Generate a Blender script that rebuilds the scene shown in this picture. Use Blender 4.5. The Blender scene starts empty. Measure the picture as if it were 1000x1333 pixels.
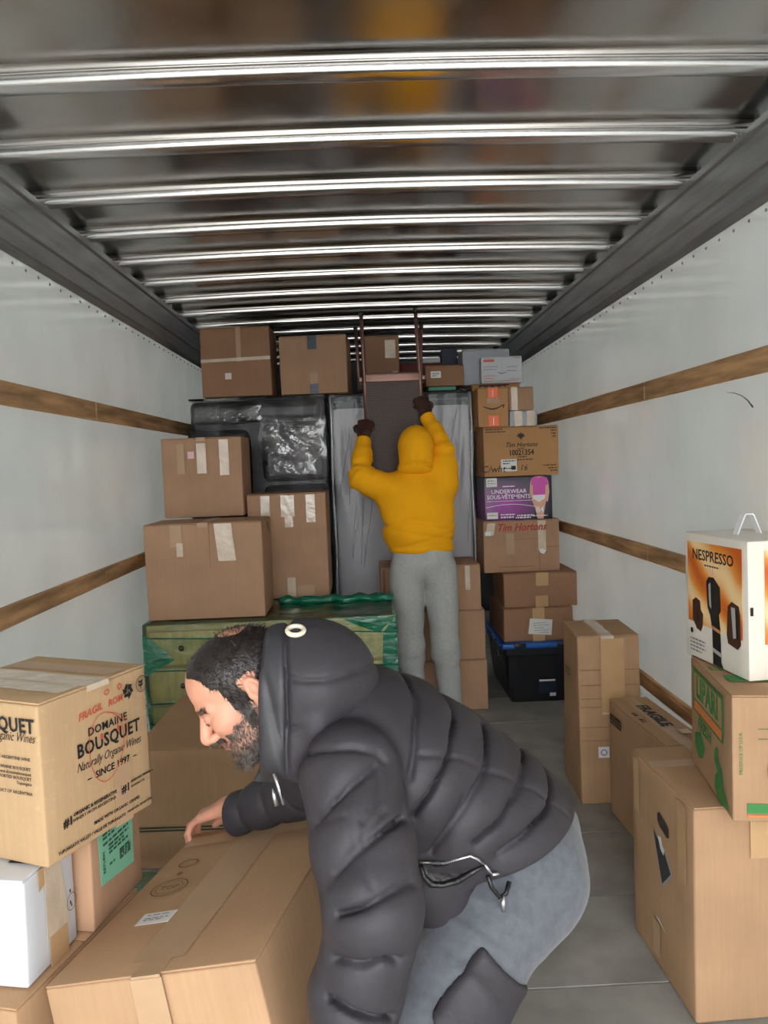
import bpy, math, random
import numpy as np
from mathutils import Matrix, Vector, Euler
random.seed(7); rng = np.random.default_rng(7)
SC = bpy.context.scene
COL = SC.collection

# ------------------------------------------------------------------ camera
def set_camera():
    pitch, yaw, roll = -.0591, .0215, -.0384
    cp, sp, cy, sy = math.cos(pitch), math.sin(pitch), math.cos(yaw), math.sin(yaw)
    f = Vector((sy*cp, cy*cp, sp)); r = Vector((cy, -sy, 0)); u = r.cross(f)
    r2 = math.cos(roll)*r + math.sin(roll)*u
    u2 = -math.sin(roll)*r + math.cos(roll)*u
    cam = bpy.data.cameras.new('camera')
    cam.sensor_fit = 'VERTICAL'; cam.sensor_height = 24.0; cam.lens = 1033.73/1333*24.0
    cam.clip_start = .02
    o = bpy.data.objects.new('camera', cam); COL.objects.link(o)
    m = Matrix((r2, u2, -f)).transposed().to_4x4(); m.translation = (0, 0, 1.5)
    o.matrix_world = m
    SC.camera = o
set_camera()

# ------------------------------------------------------------------ sky, daylight, exposure
w = bpy.data.worlds.new('overcast_sky'); SC.world = w; w.use_nodes = True
nt = w.node_tree; bg = nt.nodes['Background']
bg.inputs['Color'].default_value = (.965, .985, 1.0, 1); bg.inputs['Strength'].default_value = 4.6
sun = bpy.data.lights.new('fill_sun', 'SUN'); sun.energy = 1.5; sun.angle = math.radians(95); sun.color = (1, .972, .94)  # broad lamp added to carry light deep into the truck
so = bpy.data.objects.new('fill_sun', sun); COL.objects.link(so)
so.rotation_euler = Vector((-.05, 1, -.30)).to_track_quat('-Z', 'Y').to_euler()
SC.view_settings.view_transform = 'Standard'; SC.view_settings.look = 'None'
SC.view_settings.gamma = 1; SC.view_settings.use_curve_mapping = False
SC.view_settings.exposure = 0.5
SC.cycles.use_denoising = True
SC.cycles.max_bounces = 12; SC.cycles.diffuse_bounces = 6; SC.cycles.glossy_bounces = 5; SC.cycles.transparent_max_bounces = 16
SC.cycles.sample_clamp_indirect = 6

# ------------------------------------------------------------------ materials
def lin(c):
    c /= 255.0
    return c/12.92 if c <= .04045 else ((c+.055)/1.055)**2.4
def S(r, g, b): return (lin(r), lin(g), lin(b), 1)
MATS = {}
def mat(name, col, rough=.7, metal=0, var=0, vscale=6, bump=0, bscale=40, alpha=1, spec=.5, dist=.01, stretch=(1, 1, 1), rvar=0, detail=4, col2=None, sheen=0):
    if name in MATS: return MATS[name]
    m = bpy.data.materials.new(name); m.use_nodes = True; MATS[name] = m
    n = m.node_tree.nodes; l = m.node_tree.links; p = n['Principled BSDF']
    p.inputs['Base Color'].default_value = col; p.inputs['Roughness'].default_value = rough
    p.inputs['Metallic'].default_value = metal; p.inputs['Alpha'].default_value = alpha
    p.inputs['Specular IOR Level'].default_value = spec
    if sheen: p.inputs['Sheen Weight'].default_value = sheen
    if var or bump or rvar:
        tc = n.new('ShaderNodeTexCoord'); mp = n.new('ShaderNodeMapping'); l.new(tc.outputs['Object'], mp.inputs['Vector'])
        mp.inputs['Scale'].default_value = stretch
    if var or rvar:
        t = n.new('ShaderNodeTexNoise'); t.inputs['Scale'].default_value = vscale; t.inputs['Detail'].default_value = detail
        l.new(mp.outputs['Vector'], t.inputs['Vector'])
    if var:
        r = n.new('ShaderNodeValToRGB'); r.color_ramp.elements[0].position = .32; r.color_ramp.elements[1].position = .68
        c2 = col2 or tuple(min(1, c*(1+var)) for c in col[:3])+(1,)
        r.color_ramp.elements[0].color = tuple(c*(1-var) for c in col[:3])+(1,); r.color_ramp.elements[1].color = c2
        l.new(t.outputs['Fac'], r.inputs['Fac']); l.new(r.outputs['Color'], p.inputs['Base Color'])
    if rvar:
        q = n.new('ShaderNodeMapRange'); q.inputs['From Min'].default_value = .3; q.inputs['From Max'].default_value = .7
        q.inputs['To Min'].default_value = max(0, rough-rvar); q.inputs['To Max'].default_value = rough+rvar
        l.new(t.outputs['Fac'], q.inputs['Value']); l.new(q.outputs['Result'], p.inputs['Roughness'])
    if bump:
        t2 = n.new('ShaderNodeTexNoise'); t2.inputs['Scale'].default_value = bscale; t2.inputs['Detail'].default_value = detail
        l.new(mp.outputs['Vector'], t2.inputs['Vector'])
        b = n.new('ShaderNodeBump'); b.inputs['Strength'].default_value = bump; b.inputs['Distance'].default_value = dist
        l.new(t2.outputs['Fac'], b.inputs['Height']); l.new(b.outputs['Normal'], p.inputs['Normal'])
    return m
def film_mat(name, col, alpha, rough=.12, bump=.6, bscale=9, stretch=(1, 1, 1), avar=.0, ior=1.9, tint=None):
    """thin plastic film: mostly see-through, a little haze, and a glossy wrinkled skin"""
    if name in MATS: return MATS[name]
    m = bpy.data.materials.new(name); m.use_nodes = True; MATS[name] = m
    n = m.node_tree.nodes; l = m.node_tree.links; n.remove(n['Principled BSDF'])
    tc = n.new('ShaderNodeTexCoord'); mp = n.new('ShaderNodeMapping'); mp.inputs['Scale'].default_value = stretch; l.new(tc.outputs['Object'], mp.inputs['Vector'])
    t2 = n.new('ShaderNodeTexNoise'); t2.inputs['Scale'].default_value = bscale; t2.inputs['Detail'].default_value = 5; t2.inputs['Distortion'].default_value = .6
    l.new(mp.outputs['Vector'], t2.inputs['Vector']); b = n.new('ShaderNodeBump'); b.inputs['Strength'].default_value = bump; b.inputs['Distance'].default_value = .02
    l.new(t2.outputs['Fac'], b.inputs['Height'])
    tr = n.new('ShaderNodeBsdfTransparent'); tr.inputs['Color'].default_value = tint or (1, 1, 1, 1)
    df = n.new('ShaderNodeBsdfDiffuse'); df.inputs['Color'].default_value = col
    gl = n.new('ShaderNodeBsdfGlossy'); gl.inputs['Roughness'].default_value = rough; l.new(b.outputs['Normal'], gl.inputs['Normal'])
    m1 = n.new('ShaderNodeMixShader'); m1.inputs['Fac'].default_value = alpha; l.new(tr.outputs[0], m1.inputs[1]); l.new(df.outputs[0], m1.inputs[2])
    if avar:
        t = n.new('ShaderNodeTexNoise'); t.inputs['Scale'].default_value = 5; t.inputs['Detail'].default_value = 5; l.new(mp.outputs['Vector'], t.inputs['Vector'])
        q = n.new('ShaderNodeMapRange'); q.inputs['From Min'].default_value = .42; q.inputs['From Max'].default_value = .68
        q.inputs['To Min'].default_value = alpha; q.inputs['To Max'].default_value = min(1, alpha+avar); l.new(t.outputs['Fac'], q.inputs['Value']); l.new(q.outputs['Result'], m1.inputs['Fac'])
    fr = n.new('ShaderNodeFresnel'); fr.inputs['IOR'].default_value = ior; l.new(b.outputs['Normal'], fr.inputs['Normal'])
    m2 = n.new('ShaderNodeMixShader'); l.new(fr.outputs[0], m2.inputs['Fac']); l.new(m1.outputs[0], m2.inputs[1]); l.new(gl.outputs[0], m2.inputs[2]); l.new(m2.outputs[0], n['Material Output'].inputs['Surface'])
    return m
ALU = mat('roof_aluminium', (.47, .455, .435, 1), .19, 1, .12, 3, .06, 5, rvar=.06, dist=.02)
BOW = mat('bow_aluminium', (.80, .80, .81, 1), .2, 1, .05, 8, .05, 30)
COVE = mat('cove_aluminium', (.30, .31, .315, 1), .42, .6, .15, 5, .05, 20, stretch=(6, .6, 6))
FRP = mat('wall_panel_white', S(224, 228, 227), .085, 0, .07, 2.6, .06, 2.2, dist=.03, rvar=.05, spec=.9)
n = FRP.node_tree.nodes; l = FRP.node_tree.links            # translucency added so daylight through the panels brightens the inside
tl = n.new('ShaderNodeBsdfTranslucent'); tl.inputs['Color'].default_value = (.84, .84, .82, 1); mx = n.new('ShaderNodeMixShader'); mx.inputs['Fac'].default_value = .18
l.new(n['Principled BSDF'].outputs['BSDF'], mx.inputs[1]); l.new(tl.outputs['BSDF'], mx.inputs[2]); l.new(mx.outputs['Shader'], n['Material Output'].inputs['Surface'])
WOOD = mat('slat_wood', S(188, 148, 106), .7, 0, .42, 6, .4, 30, stretch=(4, .5, 5), dist=.004, detail=8)
FLOORM = mat('floor_grey', S(150, 149, 143), .6, 0, .24, 5, .2, 30, dist=.003, rvar=.12, detail=8)
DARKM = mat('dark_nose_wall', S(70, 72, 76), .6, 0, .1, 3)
def card_mat(name, col, rough=.8, speck=0):
    m = mat(name, col, rough, 0, 0, 6, .10, 70, spec=.25, dist=.002); n = m.node_tree.nodes; l = m.node_tree.links; P = n['Principled BSDF']
    tc = n.new('ShaderNodeTexCoord'); last = None
    for i, (sc, st, lo, hi) in enumerate(((5, (1, 1, 1), .93, 1.06), (10, (14, 14, .5), .955, 1.035), (3, (1, 1, 3), .95, 1.04))+(((70, (1, 1, 1), .96, 1.10),) if speck else ())):
        mp = n.new('ShaderNodeMapping'); mp.inputs['Scale'].default_value = st; mp.inputs['Location'].default_value = (i*3.1, i*1.7, i); l.new(tc.outputs['Object'], mp.inputs['Vector'])
        t = n.new('ShaderNodeTexNoise'); t.inputs['Scale'].default_value = sc; t.inputs['Detail'].default_value = 6; l.new(mp.outputs['Vector'], t.inputs['Vector'])
        q = n.new('ShaderNodeMapRange'); q.inputs['From Min'].default_value = .3 if i < 3 else .58; q.inputs['From Max'].default_value = .7 if i < 3 else .75
        q.inputs['To Min'].default_value = lo if i < 3 else 1; q.inputs['To Max'].default_value = hi; l.new(t.outputs['Fac'], q.inputs['Value'])
        mx = n.new('ShaderNodeVectorMath'); mx.operation = 'SCALE'; l.new(q.outputs['Result'], mx.inputs['Scale'])
        if last is None: mx.inputs[0].default_value = col[:3]
        else: l.new(last, mx.inputs[0])
        last = mx.outputs['Vector']
    l.new(last, P.inputs['Base Color']); return m
CARD = [card_mat('cardboard_a', S(184, 150, 118)), card_mat('cardboard_b', S(176, 140, 112)), card_mat('cardboard_c', S(180, 145, 112)),
        card_mat('cardboard_d', S(158, 120, 94)), card_mat('cardboard_orange', S(188, 142, 96), .75), card_mat('cardboard_kraft_specked', S(188, 157, 120), .75, 1)]
WHITECARD = mat('white_carton', S(206, 209, 214), .55, 0, .03, 6, .05, 60, dist=.002)
GREYCARD = mat('grey_white_carton', S(176, 180, 188), .6, 0, .03, 6)
TAPE = mat('clear_packing_tape', S(182, 150, 118), .42, 0, .05, 9, .3, 20, dist=.003, spec=.45)
TAPEB = mat('bright_packing_tape', S(208, 190, 168), .16, 0, .10, 14, .6, 26, dist=.004, spec=.7)
TAPET = mat('tan_packing_tape', S(196, 160, 118), .22, 0, .05, 9, .25, 18, dist=.003)
INK = mat('black_ink', S(30, 29, 30), .6)
INKR = mat('red_ink', S(180, 62, 50), .6)
INKG = mat('green_ink', S(60, 128, 70), .6, 0, .1, 12)
WHITEP = mat('white_paper', S(226, 225, 222), .5)
GREENP = mat('green_paper', S(126, 190, 158), .5, 0, .03, 9)
ORANGEP = mat('orange_sticker', S(255, 112, 60), .4)

# ------------------------------------------------------------------ mesh helpers
def new_mesh(name, V, F, m, parent=None, smooth=False, loc=None):
    me = bpy.data.meshes.new(name)
    me.from_pydata([tuple(v) for v in V], [], F)
    if m is not None:
        for mm in (m if isinstance(m, list) else [m]): me.materials.append(mm)
    if smooth: me.polygons.foreach_set('use_smooth', [True]*len(me.polygons))
    me.update()
    o = bpy.data.objects.new(name, me); COL.objects.link(o)
    if parent is not None: o.parent = parent
    if loc is not None: o.location = loc
    return o
def tag(o, label=None, cat=None, group=None, kind=None):
    for k, v in (('label', label), ('category', cat), ('group', group), ('kind', kind)):
        if v: o[k] = v
    return o
def empty(name, loc, yaw=0, label=None, cat=None, group=None, matrix=None):
    o = bpy.data.objects.new(name, None); o.empty_display_size = .1; COL.objects.link(o)
    if matrix is not None: o.matrix_world = matrix
    else: o.location = loc; o.rotation_euler = (0, 0, yaw)
    return tag(o, label, cat, group)
def box_geo(x0, x1, y0, y1, z0, z1):
    V = [(x, y, z) for z in (z0, z1) for y in (y0, y1) for x in (x0, x1)]
    F = [(0, 2, 3, 1), (4, 5, 7, 6), (0, 1, 5, 4), (2, 6, 7, 3), (0, 4, 6, 2), (1, 3, 7, 5)]
    return V, F
def rbox_geo(sx, sy, sz, r=.006, n=6, bulge=0, jit=0, seed=0, rough=0):
    """box of half extents with rounded edges, faces that belly out a little and slightly uneven corners (centred on z=0..sz)"""
    h = np.array([sx/2, sy/2, sz/2]); r = min(r, h.min()*.9)
    rs = np.random.default_rng(seed)
    cj = rs.uniform(-jit, jit, (2, 2, 2, 3)); cj[..., 2] = 0
    ph = rs.uniform(0, 6, 6)
    def axis(hh):
        a = r/hh
        return np.concatenate([[-1, -1+a*.35, -1+a], np.linspace(-1+a, 1-a, n+1)[1:-1], [1-a, 1-a*.35, 1]])
    V = []; F = []; idx = {}
    def vert(q):
        k = tuple(np.round(q, 6))
        if k in idx: return idx[k]
        p = q*h; inner = np.clip(p, -(h-r), h-r); d = p-inner; L = np.linalg.norm(d)
        if L > 1e-9: p = inner+d/L*r
        else: p = inner
        if bulge or rough:
            for ax in range(2):
                if abs(abs(q[ax])-1) < 1e-6:
                    o = [i for i in range(3) if i != ax]
                    wgt = (1-q[o[0]]**2)*(1-q[o[1]]**2)
                    nz = math.sin(5*q[o[0]]+ph[ax])*math.sin(4*q[o[1]]+ph[ax+3])
                    p[ax] += np.sign(q[ax])*(bulge*wgt+rough*wgt*nz)
        if jit:
            t = (q+1)/2
            wv = np.array([1-t, t])
            j = np.einsum('ijkc,i,j,k->c', cj, wv[:, 0], wv[:, 1], wv[:, 2]); p = p+j
        idx[k] = len(V); V.append(p+np.array([0, 0, h[2]])); return idx[k]
    for ax in range(3):
        o = [(ax+1) % 3, (ax+2) % 3]
        A, B = axis(h[o[0]]), axis(h[o[1]])
        for sgn in (-1, 1):
            g = []
            for a in A:
                row = []
                for b in B:
                    q = np.zeros(3); q[ax] = sgn; q[o[0]] = a; q[o[1]] = b; row.append(vert(q))
                g.append(row)
            for i in range(len(A)-1):
                for j in range(len(B)-1):
                    f = [g[i][j], g[i+1][j], g[i+1][j+1], g[i][j+1]]
                    F.append(tuple(f if sgn > 0 else f[::-1]))
    return V, F
def tube_geo(pts, rad, n=10, caps=True):
    pts = [np.array(p, float) for p in pts]; V = []; F = []
    rad = rad if hasattr(rad, '__len__') else [rad]*len(pts)
    up = None
    for i, p in enumerate(pts):
        t = pts[min(i+1, len(pts)-1)]-pts[max(i-1, 0)]; t /= np.linalg.norm(t)+1e-12
        if up is None:
            up = np.cross(t, (0, 0, 1) if abs(t[2]) < .9 else (1, 0, 0))
        up = up-t*np.dot(up, t); up /= np.linalg.norm(up); s = np.cross(t, up)
        for k in range(n):
            a = 2*math.pi*k/n
            V.append(p+rad[i]*(math.cos(a)*up+math.sin(a)*s))
    for i in range(len(pts)-1):
        for k in range(n):
            k2 = (k+1) % n
            F.append((i*n+k, i*n+k2, (i+1)*n+k2, (i+1)*n+k))
    if caps: F.append(tuple(range(n))[::-1]); F.append(tuple((len(pts)-1)*n+k for k in range(n)))
    return V, F
def merge(geos):
    V = []; F = []
    for v, f in geos:
        b = len(V); V += [tuple(x) for x in v]; F += [tuple(i+b for i in q) for q in f]
    return V, F

# ------------------------------------------------------------------ the truck body (structure)
WL, WR, Y0, Y1, ZR = -1.111, 1.193, -1.1, 7.3, 2.465
TS = 1.08          # the walls and roof are sized about eye height with this factor
def structure(name, label=None):
    o = empty(name, (0, 0, 0)); o['kind'] = 'structure'
    return o
# floor: cross planks with recessed joints
fl = new_mesh('floor', *box_geo(WL*TS-.1, WR*TS+.1, Y0*TS, Y1*TS+.1, -.12, -.006), FLOORM); fl['kind'] = 'structure'
PW = .46; y = Y0*TS+.13; k = 0
while y < Y1*TS:
    v, f = rbox_geo((WR-WL)*TS+.16, PW-.006, .012, .0015, 2)
    o = new_mesh('floor_panel', [(a, b, c-.012) for a, b, c in v], f, FLOORM, fl)
    o.location = ((WL+WR)/2*TS, y+PW/2, random.uniform(-.0012, .0)); y += PW
# outside yard, seen only by the light
gd = new_mesh('ground', *box_geo(-30, 30, -40, 40, -1.35, -1.25), mat('yard_concrete', S(178, 176, 170), .9)); gd['kind'] = 'structure'
SCUFF = [(2.5949, 1.694), (2.5406, 1.6878), (2.4888, 1.6746), (2.449, 1.6569), (2.4153, 1.6332)]
# walls
for side, x, sx in (('left', WL, -1), ('right', WR, 1)):
    wl = new_mesh('wall_'+side, *box_geo(min(x, x+sx*.05), max(x, x+sx*.05), Y0, Y1+.1, -.12, 2.5), FRP); wl['kind'] = 'structure'
    n = 0
    for zt, zb in ((1.803, 1.728), (1.118, 1.053), (.548, .488)):
        ys = [Y0, .9 if sx < 0 else 1.7, 3.3, 5.1, Y1]
        for a, b in zip(ys[:-1], ys[1:]):
            v, f = rbox_geo(.02, b-a-.004, zt-zb, .004, 6, 0, .002, seed=n*7+int(zt*10))
            new_mesh('plank', v, f, WOOD, wl, loc=(x-sx*.010, (a+b)/2, zb)); n += 1
    if sx > 0:
        new_mesh('scuff_mark', *tube_geo([(x-.0005, a, b) for a, b in SCUFF], [.0006, .0012, .0012, .0018, .003], 6), mat('scuff_dark', S(70, 72, 70), .7), wl, True)
    # rivets under the cove
    geos = []
    yy = .9
    while yy < Y1:
        geos.append(tube_geo([(x-sx*.001, yy, 2.195), (x-sx*.004, yy, 2.195), (x-sx*.0055, yy, 2.195)], [.0055, .0048, .002], 8)); yy += .1016
    r = new_mesh('rivets', *merge(geos), mat('rivet', (.35, .36, .36, 1), .35, .9), wl, True); r['kind'] = 'stuff'
    # cove extrusion between wall and roof
    prof = [(0, 2.218), (.004, 2.214), (.012, 2.24), (.018, 2.246), (.024, 2.30), (.032, 2.308), (.034, 2.335), (.044, 2.40), (.056, 2.405), (.060, 2.424), (.052, 2.428), (.05, 2.412), (0, 2.412)]
    V = []; F = []
    for yv in (Y0, Y1):
        V += [(x-sx*px, yv, pz) for px, pz in prof]
    N = len(prof)
    F = [(i, (i+1) % N, N+(i+1) % N, N+i) for i in range(N)]
    t = new_mesh('trim_1' if sx < 0 else 'trim_2', V, F, COVE); t['kind'] = 'structure'
    geos = []
    for k in range(14):
        yb = 1.956+k*.4064
        for dy in (-.03, -.012, .012, .03):
            geos.append(tube_geo([(x-sx*.058, yb+dy, 2.4225), (x-sx*.0605, yb+dy, 2.4205)], [.004, .0025], 6))
    r = new_mesh('rivets', *merge(geos), mat('rivet2', (.5, .5, .5, 1), .35, .9), t, True); r['kind'] = 'stuff'
# nose wall
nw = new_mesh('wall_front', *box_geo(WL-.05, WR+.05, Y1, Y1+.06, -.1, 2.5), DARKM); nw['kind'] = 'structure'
# roof: bowed sheet panels between hat shaped roof bows
ce = new_mesh('ceiling', *box_geo(WL-.05, WR+.05, Y0, Y1+.1, 2.51, 2.53), COVE); ce['kind'] = 'structure'
XS = np.linspace(WL+.0, WR-.0, 25)
crown = lambda x: .018*(1-((x-.04)/1.1)**2)
def extrude_x(name, prof, m, parent, wob=0, sd=0):
    rs = np.random.default_rng(sd); ph = rs.uniform(0, 6, 4)
    V = []; F = []; N = len(prof)
    for x in XS:
        for (yy, zz) in prof:
            V.append((x, yy, zz+crown(x)+wob*(math.sin(3*x+ph[0]+yy*4)+.6*math.sin(7*x+ph[1]-yy*6))))
    for i in range(len(XS)-1):
        for j in range(N-1):
            F.append((i*N+j, i*N+j+1, (i+1)*N+j+1, (i+1)*N+j))
    return new_mesh(name, V, F, m, parent, True)
for k in range(-7, 14):
    yb = 1.956+k*.4064
    # bow: bright rolled lip towards the rear, flat bottom, far wall
    extrude_x('roof_bow', [(yb+.001, 2.470), (yb-.001, 2.4425), (yb-.0004, 2.4395), (yb+.0000, 2.4360), (yb+.0010, 2.4320), (yb+.0026, 2.4282), (yb+.0044, 2.4254), (yb+.0066, 2.4240), (yb+.0095, 2.4236), (yb+.016, 2.4236), (yb+.025, 2.4236), (yb+.054, 2.4236), (yb+.058, 2.425), (yb+.06, 2.428), (yb+.06, 2.470)], BOW, ce)
    if k < 13:
        ya, ye = yb+.06, yb+.4064
        pr = [(ya-.03, 2.468), (ya, 2.467)]+[(ya+(ye-.05-ya)*t, 2.467-.004*t) for t in (.2, .4, .6, .8, 1)]
        pr += [(ye-.034, 2.4625), (ye-.025, 2.4625), (ye-.020, 2.4620), (ye-.0155, 2.4606), (ye-.0120, 2.4580), (ye-.0098, 2.4548), (ye-.0082, 2.4505), (ye-.0072, 2.4465), (ye-.0068, 2.4438), (ye-.0055, 2.4432), (ye-.001, 2.446)]
        extrude_x('roof_panel', pr, ALU, ce, .0006, k+20)

TM = Matrix.Translation((0, 0, 1.5)) @ Matrix.Scale(TS, 4) @ Matrix.Translation((0, 0, -1.5))
for o in list(COL.objects):
    if o.type != 'MESH' or o.name.startswith(('floor', 'ground')): continue
    o.data.transform(TM @ Matrix.Translation(o.location)); o.location = (0, 0, 0)
# ------------------------------------------------------------------ cartons
FACES = {'front': ((-.5, -.5, 0), (1, 0, 0), (0, 0, 1)), 'right': ((.5, -.5, 0), (0, 1, 0), (0, 0, 1)),
         'left': ((-.5, .5, 0), (0, -1, 0), (0, 0, 1)), 'top': ((-.5, -.5, 1), (1, 0, 0), (0, 1, 0))}
DIM = {}
def face_frame(root, face, off=.0012):
    w, d, h, e = DIM[root.name]
    o, U, V = FACES[face]; U = Vector(U); V = Vector(V); N = U.cross(V)
    if face == 'top': e = .001
    O = Vector((o[0]*w, o[1]*d, o[2]*h))+N*(off+e)
    return O, U, V, N, (w if face in ('front', 'top') else d), (d if face == 'top' else h)
def fmat(root, face, off=.0012):
    O, U, V, N, W, H = face_frame(root, face, off)
    m = Matrix((U, V, N)).transposed().to_4x4(); m.translation = O
    return m, W, H
def text_mesh(body, size, shear=0, bold=0, align='CENTER', sx=1, space=1):
    c = bpy.data.curves.new('t', 'FONT'); c.body = body; c.size = size; c.shear = shear; c.offset = bold; c.align_x = align
    c.align_y = 'CENTER'; c.space_character = space; c.resolution_u = 2; c.extrude = .0002
    o = bpy.data.objects.new('t', c); COL.objects.link(o); bpy.context.view_layer.update()
    me = bpy.data.meshes.new_from_object(o.evaluated_get(bpy.context.evaluated_depsgraph_get()))
    bpy.data.objects.remove(o); bpy.data.curves.remove(c)
    return me
def text(root, face, u, v, body, size, m=None, shear=0, bold=0, align='CENTER', sx=1, rot=0, space=1, off=.0014):
    """lettering printed on a carton face: u, v as fractions of the face"""
    me = text_mesh(body, size, shear, bold, align, sx, space); me.materials.clear(); me.materials.append(m or INK)
    o = bpy.data.objects.new('lettering', me); COL.objects.link(o); o.parent = root
    M, W, H = fmat(root, face, off)
    o.matrix_local = M @ Matrix.Translation((u*W, v*H, 0)) @ Matrix.Rotation(rot, 4, 'Z') @ Matrix.Diagonal((sx, 1, 1, 1))
    return o
def poly(root, face, pts, m, name='printed_patch', off=.0006, t=.0006, frac=True):
    """flat printed or stuck-on shape on a carton face"""
    M, W, H = fmat(root, face, off)
    P = [(p[0]*W, p[1]*H) if frac else p for p in pts]; n = len(P)
    V = [(a, b, 0) for a, b in P]+[(a, b, t) for a, b in P]
    F = [tuple(range(n))[::-1], tuple(range(n, 2*n))]+[(i, (i+1) % n, n+(i+1) % n, n+i) for i in range(n)]
    o = new_mesh(name, V, F, m, root); o.matrix_local = M
    return o
def rect(root, face, u0, v0, u1, v1, m, name='printed_patch', off=.0006, skew=0, t=.0006):
    return poly(root, face, [(u0, v0), (u1, v0+skew), (u1, v1+skew), (u0, v1)], m, name, off, t)
def ring(root, face, cu, cv, ru, rv, wd, m, name='printed_ring', a0=0, a1=2*math.pi, n=28, wob=0):
    M, W, H = fmat(root, face, .0030); V = []; F = []
    for i in range(n+1):
        a = a0+(a1-a0)*i/n; k = 1+wob*math.sin(3*a+1)
        for s in (-1, 1):
            V.append((cu*W+(ru*k+s*wd/2)*math.cos(a), cv*H+(rv*k+s*wd/2)*math.sin(a), 0))
    for i in range(n): F.append((2*i, 2*i+2, 2*i+3, 2*i+1))
    o = new_mesh(name, V, F, m, root); o.matrix_local = M; return o
def lines(root, face, rows, m=None, hgt=.004, name='small_print'):
    """rows of unreadably small print: u0, u1, v"""
    M, W, H = fmat(root, face, .0038 if face == 'top' else .0024); geos = []
    for u0, u1, v in rows:
        u = u0; q = random.Random(int(u0*997+v*8831))
        while u < u1:
            l = q.uniform(.006, .02)/W; e = min(u1, u+l)
            geos.append(([(u*W, v*H-hgt/2, 0), (e*W, v*H-hgt/2, 0), (e*W, v*H+hgt/2, 0), (u*W, v*H+hgt/2, 0)], [(0, 1, 2, 3)])); u = e+.004/W
    o = new_mesh(name, *merge(geos), m or INK, root); o['kind'] = 'stuff'; o.matrix_local = M; return o
def strip(root, path, wd, axis, m=None, name='packing_tape', thick=.0007):
    """tape laid along a bent path (local points) with its width along x or y"""
    A = Vector((1, 0, 0)) if axis == 'x' else Vector((0, 1, 0)); V = []; F = []
    q = random.Random(len(path)*13+int(path[0][0]*1000)+int(path[0][2]*777))
    P = [Vector(p) for p in path]; Q = []
    for a, b in zip(P[:-1], P[1:]):
        k = max(2, int((b-a).length/.02)); Q += [a.lerp(b, i/k) for i in range(k)]
    Q.append(P[-1])
    for p in Q:
        j = q.uniform(-.0012, .0012)
        for s in (-.5, -.17, .17, .5): V.append(p+A*(s*wd+j))
    for i in range(len(Q)-1):
        for c in range(3): F.append((4*i+c, 4*i+c+1, 4*i+c+5, 4*i+c+4))
    return new_mesh(name, V, F, m or TAPE, root)
def seam_tape(root, u=.5, wd=.05, drop=.07, axis='x', m=None, sides='fb'):
    w, d, h, e = DIM[root.name]; g = .0016+e; t = .0016; q = []
    if axis == 'x':
        x = (u-.5)*w
        if 'f' in sides: q += [(x, -d/2-g, h-drop), (x, -d/2-g, h+t)]
        else: q += [(x, -d/2, h+t)]
        q += [(x, d/2+g, h+t)]
        if 'b' in sides: q += [(x, d/2+g, h-drop)]
    else:
        y = (u-.5)*d
        q = [(-w/2-g, y, h-drop), (-w/2-g, y, h+t), (w/2+g, y, h+t), (w/2+g, y, h-drop)]
    return strip(root, q, wd, axis, m)
def face_tape(root, face, u, v0, v1, wd=.05, m=None, slant=0):
    _, W, H = fmat(root, face)
    return poly(root, face, [((u-wd/2/W), v0), ((u+wd/2/W), v0), ((u+wd/2/W)+slant, v1), ((u-wd/2/W)+slant, v1)], m or TAPE, 'packing_tape', .0012+.00035*(FT.__setitem__(0, (FT[0]+1) % 5) or FT[0]), .0003)
NB = [0]; FT = [0]
def carton(name, label, loc, dims, yaw=0, m=0, anchor=None, seam='x', group=None, cat='box', bulge=.0022, jit=.0022, matrix=None, rough=.0006, flaps=True, edge=.005):
    """a shipping carton: body, two top flaps meeting at a seam; anchor = (sx, sy) of the base corner that sits at loc"""
    w, d, h = dims; NB[0] += 1
    mt = CARD[m] if isinstance(m, int) else m
    loc = Vector(loc)
    if anchor:
        c, s = math.cos(yaw), math.sin(yaw); ax, ay = anchor[0]*w/2, anchor[1]*d/2
        loc = loc-Vector((c*ax-s*ay, s*ax+c*ay, 0))
    root = empty(name, loc, yaw, label, cat, group, matrix)
    DIM[root.name] = (w, d, h, bulge+jit*.55+rough)
    hb = h-.004 if flaps else h
    n = 8 if max(w, d, h)*1.0 > .3 else 5
    v, f = rbox_geo(w, d, hb, edge, n, bulge, jit, NB[0], rough)
    new_mesh('body', v, f, mt, root, True)
    if flaps:
        for s in (-1, 1):
            if seam == 'x':                                   # seam runs front to back
                v, f = rbox_geo(w/2-.003, d-.001, .004, .0015, 4, 0, .0012, NB[0]*3+s)
                p = (s*w/4, 0, hb+.0008)
            else:
                v, f = rbox_geo(w-.001, d/2-.003, .004, .0015, 4, 0, .0012, NB[0]*3+s)
                p = (0, s*d/4, hb+.0008)
            new_mesh('flap', v, f, mt, root, True, p)
    return root

BR = 'brown cartons stacked along the truck'
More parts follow.
